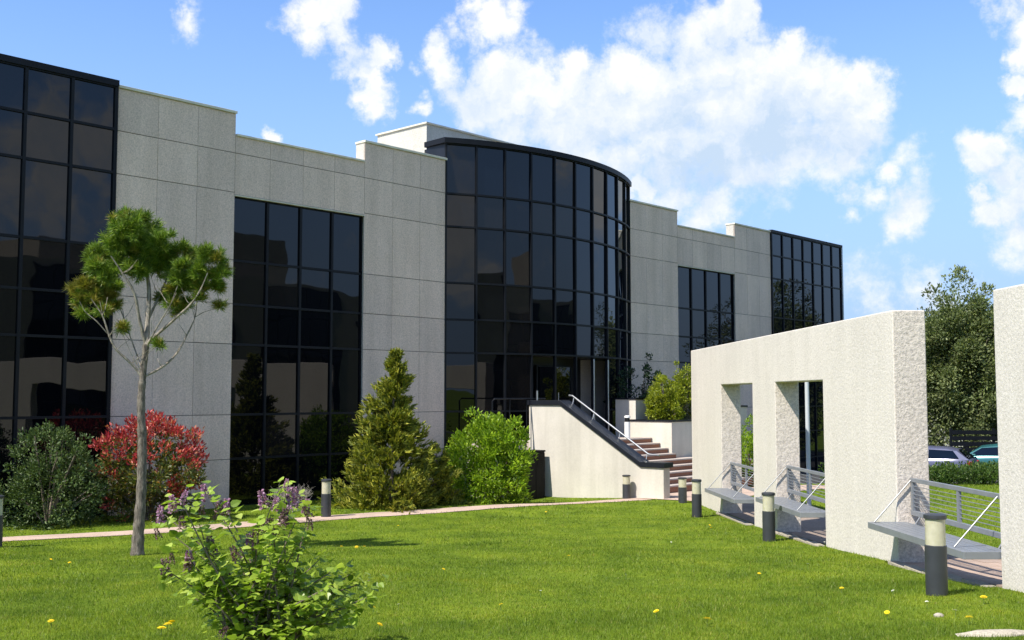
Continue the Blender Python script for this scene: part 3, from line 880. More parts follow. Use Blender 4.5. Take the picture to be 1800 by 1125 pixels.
# ------------------------------------------------------------------ vegetation tools
def leaf_quads(P, dirs, L, W, fold=0.25, roll=None):
    """kite-shaped folded leaves; P base points, dirs unit directions"""
    n = len(P)
    a = rng.normal(size=(n,3)); side = np.cross(dirs, a); side /= np.linalg.norm(side,axis=1,keepdims=True)+1e-9
    nor = np.cross(side, dirs)
    L = L[:,None]; W = W[:,None]
    v0 = P; v2 = P + dirs*L - nor*L*0.12
    v1 = P + dirs*L*0.45 + side*W*0.5 + nor*W*fold
    v3 = P + dirs*L*0.45 - side*W*0.5 + nor*W*fold
    V = np.stack([v0,v1,v2,v3],1).reshape(-1,3)
    b = np.arange(n)[:,None]*4
    F = np.concatenate([b+np.array([[0,1,2]]), b+np.array([[0,2,3]])],0)
    return V, F
def unit(v): return v/(np.linalg.norm(v,axis=1,keepdims=True)+1e-9)
def merge(parts):
    Vs=[];Fs=[];o=0
    for V_,F_ in parts:
        Vs.append(V_);Fs.append(F_+o);o+=len(V_)
    return np.concatenate(Vs),np.concatenate(Fs)
def clump_leaves(centres, radii, per, leaf, aspect=0.5, up=0.25, out_from=None, squash=1.0):
    """leaves around clump centres, pointing outwards"""
    n = len(centres)*per
    c = np.repeat(np.asarray(centres,float), per, 0); r = np.repeat(np.asarray(radii,float), per)
    d = unit(rng.normal(size=(n,3)))
    rad = r*rng.uniform(0.15,1.0,n)**0.6
    off = d*rad[:,None]; off[:,2]*=squash
    P = c+off
    dirs = d*0.7 + rng.normal(size=(n,3))*0.45; dirs[:,2]+=up
    if out_from is not None:
        dirs += unit(c-np.asarray(out_from))*0.5
    dirs = unit(dirs)
    L = leaf*rng.uniform(0.6,1.25,n)
    return leaf_quads(P, dirs, L, L*aspect)
def shell_points(n, radii, zmin=-0.2, jitter=0.10, lump=0.18, seed=0):
    r2 = np.random.default_rng(seed)
    d = unit(r2.normal(size=(n*3,3))); d = d[d[:,2]>zmin][:n]
    ph = r2.uniform(0,6.28,6)
    lumpy = 1+lump*(np.sin(3*np.arctan2(d[:,1],d[:,0])+ph[0])*np.cos(2.5*d[:,2]+ph[1])+0.6*np.sin(5*np.arctan2(d[:,1],d[:,0])+4*d[:,2]+ph[2]))
    return d*np.array(radii)*lumpy[:,None]*(1+r2.normal(size=(len(d),1))*jitter)
def stems_mesh(base, tips, r0, r1, n=6, bend=0.15):
    mb = MB()
    for t in tips:
        t = Vector(t); pts=[]; rr=[]
        side = Vector((random.gauss(0,1),random.gauss(0,1),0))*bend*(t-base).length*0.3
        for i in range(n):
            q=i/(n-1)
            p = base.lerp(t,q)+side*math.sin(q*math.pi)+Vector((0,0,(t.z-base.z)*0.10*math.sin(q*math.pi)))
            pts.append(p); rr.append(r0*(1-q)+r1*q)
        mb.tube(pts, rr, 5)
    return mb
def bush(name, label, base, radii, clumps, per, leaf, mat, crad, aspect=0.5, up=0.25, seed=1, lump=0.18, group=None, inner=0.45, stem=True, zc=0.5, zmin=-0.75):
    e = empty(name, base); tag(e, label, 'bush', group)
    c0 = np.array([0,0,radii[2]*zc*2*0.5])
    sh = shell_points(clumps, (radii[0],radii[1],radii[2]*(1-zc*0.5)), zmin=zmin, lump=lump, seed=seed)+c0
    ni = int(clumps*inner)
    inn = shell_points(ni, (radii[0]*.6,radii[1]*.6,radii[2]*.42), zmin=-.9, seed=seed+50)+c0
    cs = np.concatenate([sh,inn]); cs[:,2]=np.maximum(cs[:,2],0.06)
    V_,F_ = clump_leaves(cs, np.full(len(cs),crad)*rng.uniform(.6,1.3,len(cs)), per, leaf, aspect, up, c0)
    V_[:,2]=np.maximum(V_[:,2],-0.02)
    link('foliage', np_mesh('foliage',V_,F_,mat), e)
    if stem:
        tips = [Vector(tuple(c)) for c in sh[::max(1,len(sh)//14)]]
        stems_mesh(Vector((0,0,-.05)), tips, 0.03, 0.008).build('stems', M['twig'], e, smooth=True)
    return e, cs

# ------------------------------------------------------------------ umbrella pine
PY = 17.0
pbse = gp(242, 976); PY = pbse.y
pine = empty('pine_tree', pbse); tag(pine,'young umbrella pine with bare grey trunk standing on the lawn','tree')
def pl(px,py,dy=0.0): return at(px,py,PY+dy)-pbse
def rough_tube(mb, pts, radii, seg=10, sub=5, wob=0.06):
    P=polyline3(pts,sub); n=len(P)
    rr=[np.interp(i/(n-1)*(len(radii)-1), range(len(radii)), radii)*(1+random.uniform(-wob,wob)) for i in range(n)]
    mb.tube(P,rr,seg)
def polyline3(pts, sub=5):
    P=[Vector(p) for p in pts]; P=[P[0]*2-P[1]]+P+[P[-1]*2-P[-2]]; out=[]
    for i in range(1,len(P)-2):
        for k in range(sub):
            t=k/sub;a,b,c,d=P[i-1],P[i],P[i+1],P[i+2]
            out.append(0.5*((2*b)+(c-a)*t+(2*a-5*b+4*c-d)*t*t+(3*b-a-3*c+d)*t**3))
    out.append(P[-2]); return out
tr=MB(); rough_tube(tr,[pl(241,982),pl(243,940),pl(248,870),pl(250,780),pl(248,715),pl(251,662),pl(257,605)],[.116,.096,.080,.072,.063,.055,.048],14,11,.10)
tr.build('trunk',M['pine_bark'],pine,smooth=True)
BR=[([(257,608),(260,560),(262,510),(255,465),(240,420)],[.056,.048,.042,.03,.014],(0,.05,.1,.15,.2)),
    ([(256,604),(245,560),(236,515),(215,480),(195,450)],[.042,.034,.028,.022,.010],(0,-.1,-.2,-.3,-.4)),
    ([(250,662),(232,640),(205,615),(192,590),(180,555),(160,525)],[.034,.030,.026,.022,.016,.008],(0,-.05,-.15,-.2,-.25,-.3)),
    ([(253,662),(285,645),(310,622),(328,590),(342,560),(346,535)],[.030,.026,.022,.018,.013,.008],(0,.1,.2,.3,.35,.4)),
    ([(260,602),(285,580),(310,558),(335,535),(352,510),(365,480)],[.040,.034,.028,.024,.016,.010],(0,-.1,-.2,-.3,-.35,-.4)),
    ([(261,560),(280,520),(295,485),(305,455)],[.030,.024,.018,.010],(.05,.2,.35,.5)),
    ([(258,610),(268,590),(285,560),(300,535),(310,515)],[.022,.018,.014,.010,.006],(0,-.15,-.2,-.3,-.35)),
    ([(250,650),(232,600),(218,560),(206,530),(195,510)],[.018,.015,.012,.009,.006],(0,.2,.3,.4,.5)),
    ([(342,558),(360,548),(382,542)],[.010,.007,.004],(.35,.4,.45)),
    ([(192,590),(170,565),(150,548),(140,530)],[.012,.010,.008,.005],(-.2,-.3,-.35,-.4)),
    ([(254,640),(262,620),(276,607)],[.010,.007,.004],(0,-.1,-.15)),
    ([(250,655),(232,625),(215,585)],[.010,.007,.004],(0,-.1,-.2))]
for pts,rr,dys in BR:
    b=MB(); rough_tube(b,[pl(x,y,d) for (x,y),d in zip(pts,dys)],[q*.78 for q in rr],7,4,.12)
    b.build('branch',M['pine_branch'],pine,smooth=True)
for q in range(26):
    bi=BR[random.choice((0,1,2,3,4,5,6,7))]; i0=random.randint(1,len(bi[0])-2)
    (x,y),d=bi[0][i0],bi[2][i0]; sx=random.uniform(-1,1)
    b=MB(); rough_tube(b,[pl(x,y,d),pl(x+sx*14,y-random.uniform(4,14),d+random.uniform(-.15,.15)),pl(x+sx*30+random.uniform(-6,6),y-random.uniform(14,38),d+random.uniform(-.3,.3))],[.007,.005,.003],5,3,.15)
    b.build('twig',M['pine_branch'],pine)
CL=[(236,400,30),(212,398,22),(205,425,26),(262,405,26),(285,425,24),(178,445,24),(170,468,20),(218,445,28),(255,440,30),(298,448,24),(190,480,20),(235,475,24),(275,470,24),(305,475,18),(225,385,16),(250,385,16),(230,425,26),(265,430,24),(322,468,15),(332,490,13),(203,500,14),(312,490,14),(335,465,12),(210,465,22),(250,468,24),(285,455,20),(320,440,14),(160,455,12),
    (338,448,16),(362,450,20),(384,455,14),(388,480,14),(350,478,18),(372,492,18),(382,505,10),(352,505,14),
    (305,510,14),(325,505,14),(300,535,13),(315,545,10),(285,525,10),(325,535,10),
    (135,512,14),(152,502,16),(172,505,16),(142,532,12),(165,525,14),(188,520,14),(147,552,8),(182,548,10),(200,538,8),
    (213,577,9),(279,606,6),(386,538,6),(350,525,8)]
parts=[];partsd=[]
for (x,y,r) in CL:
    rad=r/1904*PY
    dep = rng.uniform(-1,1)*(0.55 if r>20 else 0.3)
    for k in range(max(3,int(r*1.05))):
        d=unit(rng.normal(size=(1,3)))[0]; 
        c=np.array(pl(x,y,dep))+d*rad*rng.uniform(.2,.82)*np.array([1,1.1,0.9])
        ax=unit((d*0.8+np.array([0,0,0.75])+rng.normal(size=3)*.2)[None])[0]
        n=58
        t=rng.uniform(0,1,n)[:,None]
        P=c+ax*(t*0.10-0.05)
        dd=unit(ax*0.75+unit(rng.normal(size=(n,3)))*0.85)
        Ln=rng.uniform(.09,.165,n)
        q=leaf_quads(P,dd,Ln,np.full(n,.0075),0.1)
        (partsd if (y>500 and x<210 and rng.random()<.5) or (y>500 and rng.random()<.3) or rng.random()<.05 else parts).append(q)
V_,F_=merge(parts); link('crown',np_mesh('crown',V_,F_,M['needles']),pine)
V_,F_=merge(partsd); link('yellowing_crown',np_mesh('yellowing_crown',V_,F_,M['needles_dry']),pine)

# ------------------------------------------------------------------ shrubs along the building
def on_ground(px, Y):
    X=(px-900)/1904*Y
    return Vector((X,Y,gz(X,Y)))
e,cs=bush('green_shrub','rounded dark green shrub before the left glass wing',on_ground(90,23.7),(.95,.9,1.6),150,60,.075,M['dark_bush'],.17,seed=3)
st=MB()
for q in range(9):
    x=random.uniform(-.35,.5); h=random.uniform(1.75,2.15)
    st.tube([(x*.6,random.uniform(-.2,.2),1.0),(x,random.uniform(-.2,.2),h)],[.010,.004],5)
st.build('upright_shoots',M['twig'],e)
V_,F_=clump_leaves([(random.uniform(-.35,.5),random.uniform(-.2,.2),random.uniform(1.5,2.1)) for q in range(30)],np.full(30,.06),12,.05,.4,.6)
link('shoot_leaves',np_mesh('shoot_leaves',V_,F_,M['dark_bush']),e)

pb_=on_ground(268,25.2)
e=empty('red_tipped_shrub',pb_); tag(e,'red tipped photinia shrub behind the pine trunk','bush')
sh=shell_points(230,(1.15,1.0,1.15),zmin=-.85,lump=.14,seed=9)+np.array([0,0,1.15]); sh[:,2]=np.maximum(sh[:,2],.10)
inn=shell_points(90,(.7,.6,.7),zmin=-.9,seed=10)+np.array([0,0,1.05])
red=[];grn=[]
for c in sh:
    f=(c[2]-.9)/1.0
    (red if rng.random()<np.clip(f+.06,0.18,.90) else grn).append(c)
grn=np.concatenate([np.array(grn),inn]); red=np.array(red)
V_,F_=clump_leaves(grn,np.full(len(grn),.16),42,.10,.42,.25,(0,0,.8)); V_[:,2]=np.maximum(V_[:,2],0)
link('green_leaves',np_mesh('green_leaves',V_,F_,M['photinia_green']),e)
V_,F_=clump_leaves(red,np.full(len(red),.14),38,.105,.38,.55,(0,0,.6)); V_[:,2]=np.maximum(V_[:,2],0)
link('red_shoots',np_mesh('red_shoots',V_,F_,M['photinia_red']),e)
stems_mesh(Vector((0,0,-.05)),[Vector(tuple(c)) for c in sh[::12]],.03,.008).build('stems',M['twig'],e,smooth=True)

bush('laurel_shrub','bright green rounded laurel shrub left of the stair wall',on_ground(862,31.0),(1.02,.95,1.88),200,60,.115,M['laurel'],.20,aspect=.42,up=.5,seed=14,lump=.12,zc=.48)

# golden conifers: sprays on upswept branches
def conifer(base,H,prof,nspray,label,mat,seed,lean=0.0,spray=.30):
    r2=np.random.default_rng(seed)
    e=empty('conifer',base); tag(e,label,'conifer')
    zz=np.array([p[0] for p in prof])*H; rr=np.array([p[1] for p in prof])
    tipsP=[];tipsD=[];mb=MB()
    nb=int(nspray/16)
    for b in range(nb):
        h=H*(r2.uniform(0,1)**1.25)*0.97
        an=r2.uniform(0,2*math.pi)
        Rm=np.interp(h,zz,rr)*(1+0.24*math.sin(3*an+seed+h*2.3))*r2.uniform(.66,1.18)
        rise=min(0.45,Rm*0.55)
        st_=np.array([0,0,max(0.02,h-rise)]); en=np.array([math.cos(an)*Rm,math.sin(an)*Rm,h])
        if b%4==0: mb.tube([st_,st_*.4+en*.6-np.array([0,0,.05]),en],[.016,.010,.004],4)
        for k in range(16):
            t=r2.uniform(0.30,1.0)**0.7
            p=st_*(1-t)+en*t+r2.normal(size=3)*.07*(0.4+Rm)
            d=(en-st_); d/=np.linalg.norm(d)+1e-6
            d=d+np.array([0,0,.35])+r2.normal(size=3)*.35; d/=np.linalg.norm(d)
            tipsP.append(p); tipsD.append(d)
    P=np.array(tipsP);Dd=np.array(tipsD); P[:,2]=np.maximum(P[:,2],.04)
    # each spray: a fan of narrow scale-leaf blades along an axis
    parts=[]
    n=len(P); a=rng.normal(size=(n,3)); side=unit(np.cross(Dd,a))
    for (t,s,ln) in ((0,0,.9),(.10,.55,.60),(.10,-.55,.60),(.32,.5,.52),(.32,-.5,.52),(.55,.4,.40),(.55,-.4,.40)):
        L=spray*rng.uniform(.7,1.2,n)
        bp=P+Dd*(t*L)[:,None]-Dd*(0.45*L)[:,None]
        dd=unit(Dd+side*s*1.3+rng.normal(size=(n,3))*.18)
        parts.append(leaf_quads(bp,dd,L*ln,L*ln*.26,.3))
    V_,F_=merge(parts); V_[:,2]=np.maximum(V_[:,2],0.0)
    V_[:,0]+=lean*V_[:,2]
    link('foliage',np_mesh('foliage',V_,F_,mat),e)
    mb.tube([(0,0,-.05),(lean*H*.5,0,H*.5),(lean*H*.97,0,H*.97)],[.07,.04,.008],8)
    mb.build('trunk',M['twig'],e,smooth=True)
    return e
conifer(on_ground(688,29.0),4.22,[(0,1.35),(.12,1.50),(.28,1.35),(.40,1.02),(.50,.74),(.62,.56),(.75,.40),(.86,.24),(.95,.11),(1,.03)],3600,'tall pointed golden green conifer against the stone pier',M['conifer'],5,lean=.02)
conifer(on_ground(768,29.9),1.75,[(0,.62),(.3,.66),(.6,.46),(.85,.22),(1,.05)],800,'small golden conifer between the tall conifer and the laurel',M['conifer'],8,spray=.24)
# bare twiggy shrub
tb_=on_ground(512,24.6); e=empty('bare_shrub',tb_); tag(e,'leafless grey twiggy shrub left of the path bollard','bush')
mb=MB()
def twig(p,d,L,r,depth):
    q=p+d*L; m_=p.lerp(q,.5)+Vector((random.gauss(0,.03),random.gauss(0,.03),0))
    mb.tube([p,m_,q],[r,r*.8,r*.6],5)
    if depth:
        for _ in range(3):
            nd=(d+Vector((random.gauss(0,.45),random.gauss(0,.45),random.gauss(0.05,.2)))).normalized()
            twig(m_.lerp(q,random.uniform(.2,1)),nd,L*.68,r*.62,depth-1)
for i in range(9):
    an=i*.7; twig(Vector((0,0,-.02)),Vector((math.cos(an)*.55,math.sin(an)*.55,1)).normalized(),.46,.012,3)
mb.build('twigs',M['grey_twig'],e)

# planter plants
bush('planter_shrub','yellow green rounded bush in the cream planter by the steps',Lw(15.75,3.1,1.78),(.58,.58,1.22),110,60,.085,M['planter_bush'],.14,seed=21,zc=.5)
bush('planter_shrub','taller yellow green bush against the white portal wall in the planter',Lw(17.0,3.0,1.78),(.60,.55,1.50),110,60,.085,M['planter_bush'],.14,seed=22,zc=.5)
bush('grey_herb','low grey green herb at the foot of the planter bush',Lw(16.55,3.6,1.80),(.55,.30,.55),45,45,.05,M['grey_herb'],.10,seed=23,stem=False)
bush('dark_planter_shrub','dark leafy shrub in the tall planter beside the entrance',Lw(16.4,1.55,2.5),(.85,.40,1.25),34,40,.11,M['planter_dark'],.15,seed=24,lump=.35,inner=.2)
bush('garden_shrub','green shrub seen through the far portal opening',Vector((8.35,38.0,gz(8.35,38.0))),(.8,.8,1.75),110,50,.09,M['laurel'],.17,seed=25)
bush('garden_shrub','green shrub at the edge of the middle portal opening',Lw(31.6,3.0,-.9),(1.0,.9,2.6),120,50,.10,M['dark_bush'],.2,seed=26)

# ------------------------------------------------------------------ lilac in the foreground
LY=8.6
lb=Vector(((470-900)/1904*LY,LY,0)); lb.z=gz(lb.x,lb.y)
lil=empty('lilac_bush',lb); tag(lil,'flowering lilac bush with purple flower spikes in the foreground','bush')
def ll_(px,py,dy=0): return at(px,py,LY+dy)-lb
TIPS=[(290,905),(318,880),(365,868),(398,895),(480,880),(500,855),(520,875),(545,890),(455,925),(440,955),(372,955),(335,985),(290,1000),(310,945),(350,920),(480,930),(520,915),(420,985),(500,960),(530,950),
      (560,985),(590,1000),(620,1005),(650,1020),(645,1050),(600,1040),(580,1030),(560,1050),(620,1065),(600,1085),(540,1010),(500,1000),(460,1000),(410,1020),(360,1030),(340,1050),(390,1060),(440,1040),(480,1050),(520,1070),(380,1010),(330,1020),(490,1020),(420,1060),(545,1060),(575,1065),(450,1065),(530,1035),(400,1035),(370,1100),(420,1105),(480,1108),(540,1100),(590,1095),(505,1120),(445,1120),(430,1010),(470,970),(515,985),(375,985),(345,1000)]
def lilac_leaf(s):
    mb_=MB()
    mb_.v=[(0,0,0),(-.30,.12,.05),(-.40,.38,.06),(-.26,.70,.01),(0,1.0,-.10),(.26,.70,.01),(.40,.38,.06),(.30,.12,.05),(0,.40,-.02),(0,.70,-.04)]
    mb_.v=[(x*s,y*s,z*s) for x,y,z in mb_.v]
    mb_.f=[(0,8,2,1),(8,9,3,2),(9,4,3),(0,7,6,8),(8,6,5,9),(9,5,4)]
    return mb_.mesh('leaf',M['lilac_leaf'],False)
leaf_meshes=[lilac_leaf(s) for s in (.062,.078,.095)]
lm,stm=[],MB()
rl_=random.Random(5)
for i,(x,y) in enumerate(TIPS):
    dy=rl_.uniform(-.45,.45); tip=ll_(x,y,dy)
    base=Vector((rl_.uniform(-.22,.22),rl_.uniform(-.15,.15),-.05))
    mid=base.lerp(tip,.5)+Vector((rl_.gauss(0,.05),rl_.gauss(0,.05),.10))
    P=polyline3([base,mid,tip],7); n=len(P)
    stm.tube(P,[.009*(1-k/n)+.003 for k in range(n)],5)
    for k in range(n-1,4,-1):
        f=k/(n-1)
        if f<.30: break
        for s_ in (-1,1,0,2):
            if rl_.random()<.12: continue
            t=(P[min(k+1,n-1)]-P[k-1]).normalized()
            an=rl_.uniform(0,2*math.pi)
            o=Vector((math.cos(an),math.sin(an),rl_.uniform(-.2,.5)))
            d=(o-t*o.dot(t)*.6+t*.3+Vector((0,0,-.15))).normalized()
            p0=P[k]+d*rl_.uniform(.01,.04)+Vector((rl_.gauss(0,.02),rl_.gauss(0,.02),rl_.gauss(0,.02)))
            upv=Vector((rl_.gauss(0,.4),rl_.gauss(0,.4),1))
            xa=d.cross(upv).normalized(); za=xa.cross(d)
            m4=Matrix((xa,d,za)).transposed().to_4x4(); m4.translation=p0
            lm.append((m4,rl_.choice((0,1,1,2))))
for (x,y) in TIPS:
    for q in range(7):
        p0=ll_(x+rl_.gauss(0,11),y+rl_.gauss(6,11),rl_.uniform(-.4,.3))
        d=Vector((rl_.gauss(0,1),rl_.gauss(0,1)-.3,rl_.gauss(-.1,.5))).normalized()
        upv=Vector((rl_.gauss(-.3,.4),rl_.gauss(-.2,.4),1))
        xa=d.cross(upv).normalized(); za=xa.cross(d)
        m4=Matrix((xa,d,za)).transposed().to_4x4(); m4.translation=p0
        lm.append((m4,rl_.choice((0,1,1,2))))
stm.build('stems',M['twig'],lil,smooth=True)
lm.sort(key=lambda q:q[0].translation.y)
for m4,si in lm[:300]:
    o=link('leaf',leaf_meshes[si],lil); o.matrix_local=m4
vs=[];fs=[]
for m4,si in lm[300:]:
    b=len(vs); me=leaf_meshes[si]
    vs+= [tuple(m4@v.co) for v in me.vertices]; fs+=[tuple(b+q for q in p.vertices) for p in me.polygons]
me=bpy.data.meshes.new('foliage'); me.from_pydata(vs,[],fs); me.materials.append(M['lilac_leaf'])
tag(link('foliage',me,lil),kind='stuff')
def panicle(seed,mat):
    r2=np.random.default_rng(seed); n=110
    t=r2.uniform(0,1,n); rad=(1-t*.8)*.034*(r2.uniform(.5,1,n)); an=r2.uniform(0,6.28,n)
    P=np.stack([np.cos(an)*rad,np.sin(an)*rad,t*.13],1)
    d=unit(np.stack([np.cos(an),np.sin(an),np.full(n,.3)],1)+r2.normal(size=(n,3))*.3)
    L=np.full(n,.020)
    V_,F_=leaf_quads(P,d,L,L*.9,.2)
    return np_mesh('flower_cluster',V_,F_,mat)
PM=[panicle(1,M['lilac_flower']),panicle(2,M['lilac_flower']),panicle(3,M['lilac_faded']),panicle(4,M['lilac_faded'])]
for (x,y,f,s) in ((283,912,0,1),(305,893,0,1),(318,880,0,.9),(364,872,0,1),(396,897,0,1),(384,906,2,1.1),(355,905,2,.8),(466,886,0,1.1),(482,890,0,.9),(515,885,0,1.2),(524,878,0,1),(536,895,0,.9),(502,852,0,.6),(548,905,2,.8),(455,928,2,1.1),(497,918,2,1.1),(508,925,2,1),(487,935,2,.8),(322,925,2,.9),(335,990,0,1.1),(328,1000,2,1),(373,970,2,1.2),(292,1008,2,1.1),(440,960,0,1),(448,950,2,1),(420,980,2,1),(302,985,2,.7),(580,1045,2,1),(385,1110,2,.8),(280,940,2,.7),(545,925,2,.7)):
    p=ll_(x,y+8,rl_.uniform(-.35,.15))
    o=link('flower_cluster',PM[f+rl_.randint(0,1)],lil,p,(rl_.gauss(0,.3),rl_.gauss(0,.3),rl_.uniform(0,6)))
    o.scale=(s,s,s)

# ------------------------------------------------------------------ trees, hedge and cars beyond the portals
def tree(name,label,base,H,crown_c,radii,mat,clumps,per,leaf,crad,seed,trunk_r=.22,group=None,lump=.22):
    e=empty(name,base); tag(e,label,'tree',group)
    sh=shell_points(clumps,radii,zmin=-.9,lump=lump,seed=seed,jitter=.13)
    inn=shell_points(int(clumps*.5),tuple(r*.6 for r in radii),zmin=-1,seed=seed+9)
    cs=np.concatenate([sh,inn])+np.array(crown_c)
    cs[:,2]=np.maximum(cs[:,2],1.0)
    V_,F_=clump_leaves(cs,crad*rng.uniform(.5,1.35,len(cs)),per,leaf,.5,.15,crown_c)
    link('crown',np_mesh('crown',V_,F_,mat),e)
    mb_=MB(); cc=Vector(crown_c)
    mb_.tube(polyline3([(0,0,-.3),(.1,.05,cc.z*.35),(.0,.1,cc.z*.8)],4),[trunk_r]*3+[trunk_r*.9,trunk_r*.8,trunk_r*.7,trunk_r*.6,trunk_r*.5,trunk_r*.45],10)
    mb_.build('trunk',M['pine_bark'],e,smooth=True)
    stems_mesh(Vector((0,0,cc.z*.45)),[Vector(tuple(c)) for c in cs[:len(sh):max(1,len(sh)//22)]],trunk_r*.35,.02).build('limbs',M['pine_bark'],e,smooth=True)
    return e
def gv(x,y): return Vector((x,y,gz(x,y)))
b=gv(22.55,54.0)
tree('broadleaf_tree','dark green broadleaf tree filling the gap between the portal walls',b,10,(0.0,0,4.9),(2.15,2.3,3.6),M['tree_leaf'],330,150,.17,.58,31,lump=.12)
b=gv(29.0,55.5)
tree('broadleaf_tree','tree top showing above the wall at the right edge',b,9.5,(0,0,5.8),(3.2,3.0,4.1),M['tree_leaf_pale'],130,80,.17,.65,33,trunk_r=.28)
hg=gv(16.6,41.6); hd=empty('low_hedge',hg); tag(hd,'low spreading green hedge in front of the parked cars','hedge')
hc=[(random.uniform(-4.5,4.5),random.uniform(-.7,.7),random.uniform(.08,.68)) for _ in range(340)]
V_,F_=clump_leaves(hc,np.full(340,.24),50,.12,.45,.5); V_[:,2]=np.maximum(V_[:,2],0)
link('foliage',np_mesh('foliage',V_,F_,M['hedge']),hd)
mb=MB()
for q in range(30): x=-4.4+q*.3; mb.tube([(x,0,-.05),(x+random.uniform(-.1,.1),random.uniform(-.3,.3),.5)],[.015,.006],4)
mb.build('stems',M['twig'],hd)
car_park=sheet('car_park',[(36.0,y) for y in np.linspace(43.2,60,35)],[(9.0,y) for y in np.linspace(43.2,60,35)],M['asphalt'],.012,40)

def car(loc_,rz,paint,label,window):
    e=empty('parked_car',loc_,rz); tag(e,label,'car')
    mp=simple('car_paint_'+label.split()[0],paint,.22,.35,.04)
    # stations along the length (x forward): x, half width, z low, z belt
    S=[(-2.05,.62,.42,.78),(-2.0,.74,.30,.92),(-1.75,.82,.24,.97),(-1.0,.86,.20,.96),(0,.87,.20,.94),(.9,.86,.20,.90),(1.5,.82,.22,.80),(1.95,.70,.28,.68),(2.06,.55,.36,.58)]
    def loft(S_,rings):
        m=MB(); nr=None
        for s in S_:
            ring=rings(s); nr=len(ring); m.v+=ring
        for i in range(len(S_)-1):
            for k in range(nr):
                k2=(k+1)%nr; m.f.append((i*nr+k,i*nr+k2,(i+1)*nr+k2,(i+1)*nr+k))
        m.f.append(tuple(range(nr-1,-1,-1))); m.f.append(tuple((len(S_)-1)*nr+k for k in range(nr)))
        return m
    body=loft(S,lambda s:[(s[0],-s[1]*.94,s[2]),(s[0],-s[1],s[2]+.18),(s[0],-s[1],s[3]-.14),(s[0],-s[1]*.90,s[3]),(s[0],0,s[3]+.03),(s[0],s[1]*.90,s[3]),(s[0],s[1],s[3]-.14),(s[0],s[1],s[2]+.18),(s[0],s[1]*.94,s[2])]).build('body',mp,e,smooth=True)
    C=[(-1.92,.70,.93,.02),(-1.45,.70,.93,.42),(-1.0,.70,.93,.50),(-.2,.71,.92,.53),(.45,.70,.90,.46),(1.15,.68,.86,.04)]
    cab_=loft(C,lambda s:[(s[0],-s[1]*1.08,s[2]),(s[0],-s[1]*(1.08-.22*min(1,s[3]*2)),s[2]+s[3]*.85),(s[0],-s[1]*.62,s[2]+s[3]),(s[0],0,s[2]+s[3]+.02),(s[0],s[1]*.62,s[2]+s[3]),(s[0],s[1]*(1.08-.22*min(1,s[3]*2)),s[2]+s[3]*.85),(s[0],s[1]*1.08,s[2])]).build('cabin',mp,e,smooth=True)
    g=M['glass_blue']
    m=MB(); m.v=[(-1.88,-.60,.985),(-1.88,.60,.985),(-1.47,.52,1.335),(-1.47,-.52,1.335)]; m.f=[(0,3,2,1)]
    m.v=[(x-.025,y,z+.02) for x,y,z in m.v]; m.build('rear_window',window,cab_)
    m=MB(); m.v=[(1.12,-.58,.91),(1.12,.58,.91),(.50,.52,1.34),(.50,-.52,1.34)]; m.v=[(x+.03,y,z+.025) for x,y,z in m.v]; m.f=[(0,1,2,3)]; m.build('windscreen',window,cab_)
    for s in (-1,1):
        m=MB()
        m.v=[(-1.55,s*.775,1.0),(-.35,s*.775,.985),(-.35,s*.645,1.33),(-1.30,s*.645,1.30),(-.27,s*.775,.985),(.92,s*.755,.955),(.40,s*.645,1.28),(-.27,s*.645,1.33)]
        m.f=[(0,1,2,3),(4,5,6,7)]; m.build('side_window',g,cab_)
        m=MB().box(-2.045,-1.86,min(s*.50,s*.80),max(s*.50,s*.80),.70,.88)
        m.build('tail_light',M_tail,e,bevel=.02)
        MB().box(1.70,1.98,min(s*.40,s*.76),max(s*.40,s*.76),.56,.68).build('headlight',M['steel'],e,bevel=.02)
        MB().box(.62,.78,min(s*.86,s*1.0),max(s*.86,s*1.0),.92,1.02).build('mirror',mp,e,bevel=.02)
        for xw in (-1.28,1.30):
            t=MB().lathe([(.20,-.10),(.30,-.10),(.32,-.06),(.32,.06),(.30,.10),(.20,.10)],20).mesh('wheel',M['black_lamp'],True)
            w=link('wheel',t,e,(xw,s*.76,.32),(R(90),0,0))
            link('rim',MB().lathe([(.19,-.105),(.19,.105)],12).mesh('rim',M['steel'],True),w)
    MB().box(-2.10,-2.02,-.62,.62,.36,.50).build('bumper',M['bollard'],e,bevel=.02)
    MB().box(-2.075,-2.045,-.26,.26,.62,.73).build('number_plate',M['white_paint'],e)
    return e
M_tail=simple('tail_light_red',(.55,.02,.015),.2)
car(gv(17.5,46.2)+Vector((0,0,.02)),R(146),(.11,.115,.18),'silver blue hatchback parked behind the hedge with red tail light',M['glass_blue'])
car(gv(21.6,48.8)+Vector((0,0,.02)),R(150),(.03,.13,.14),'teal car parked beside the silver blue hatchback',glass_mat('teal_window',(.01,.10,.10),1.6))
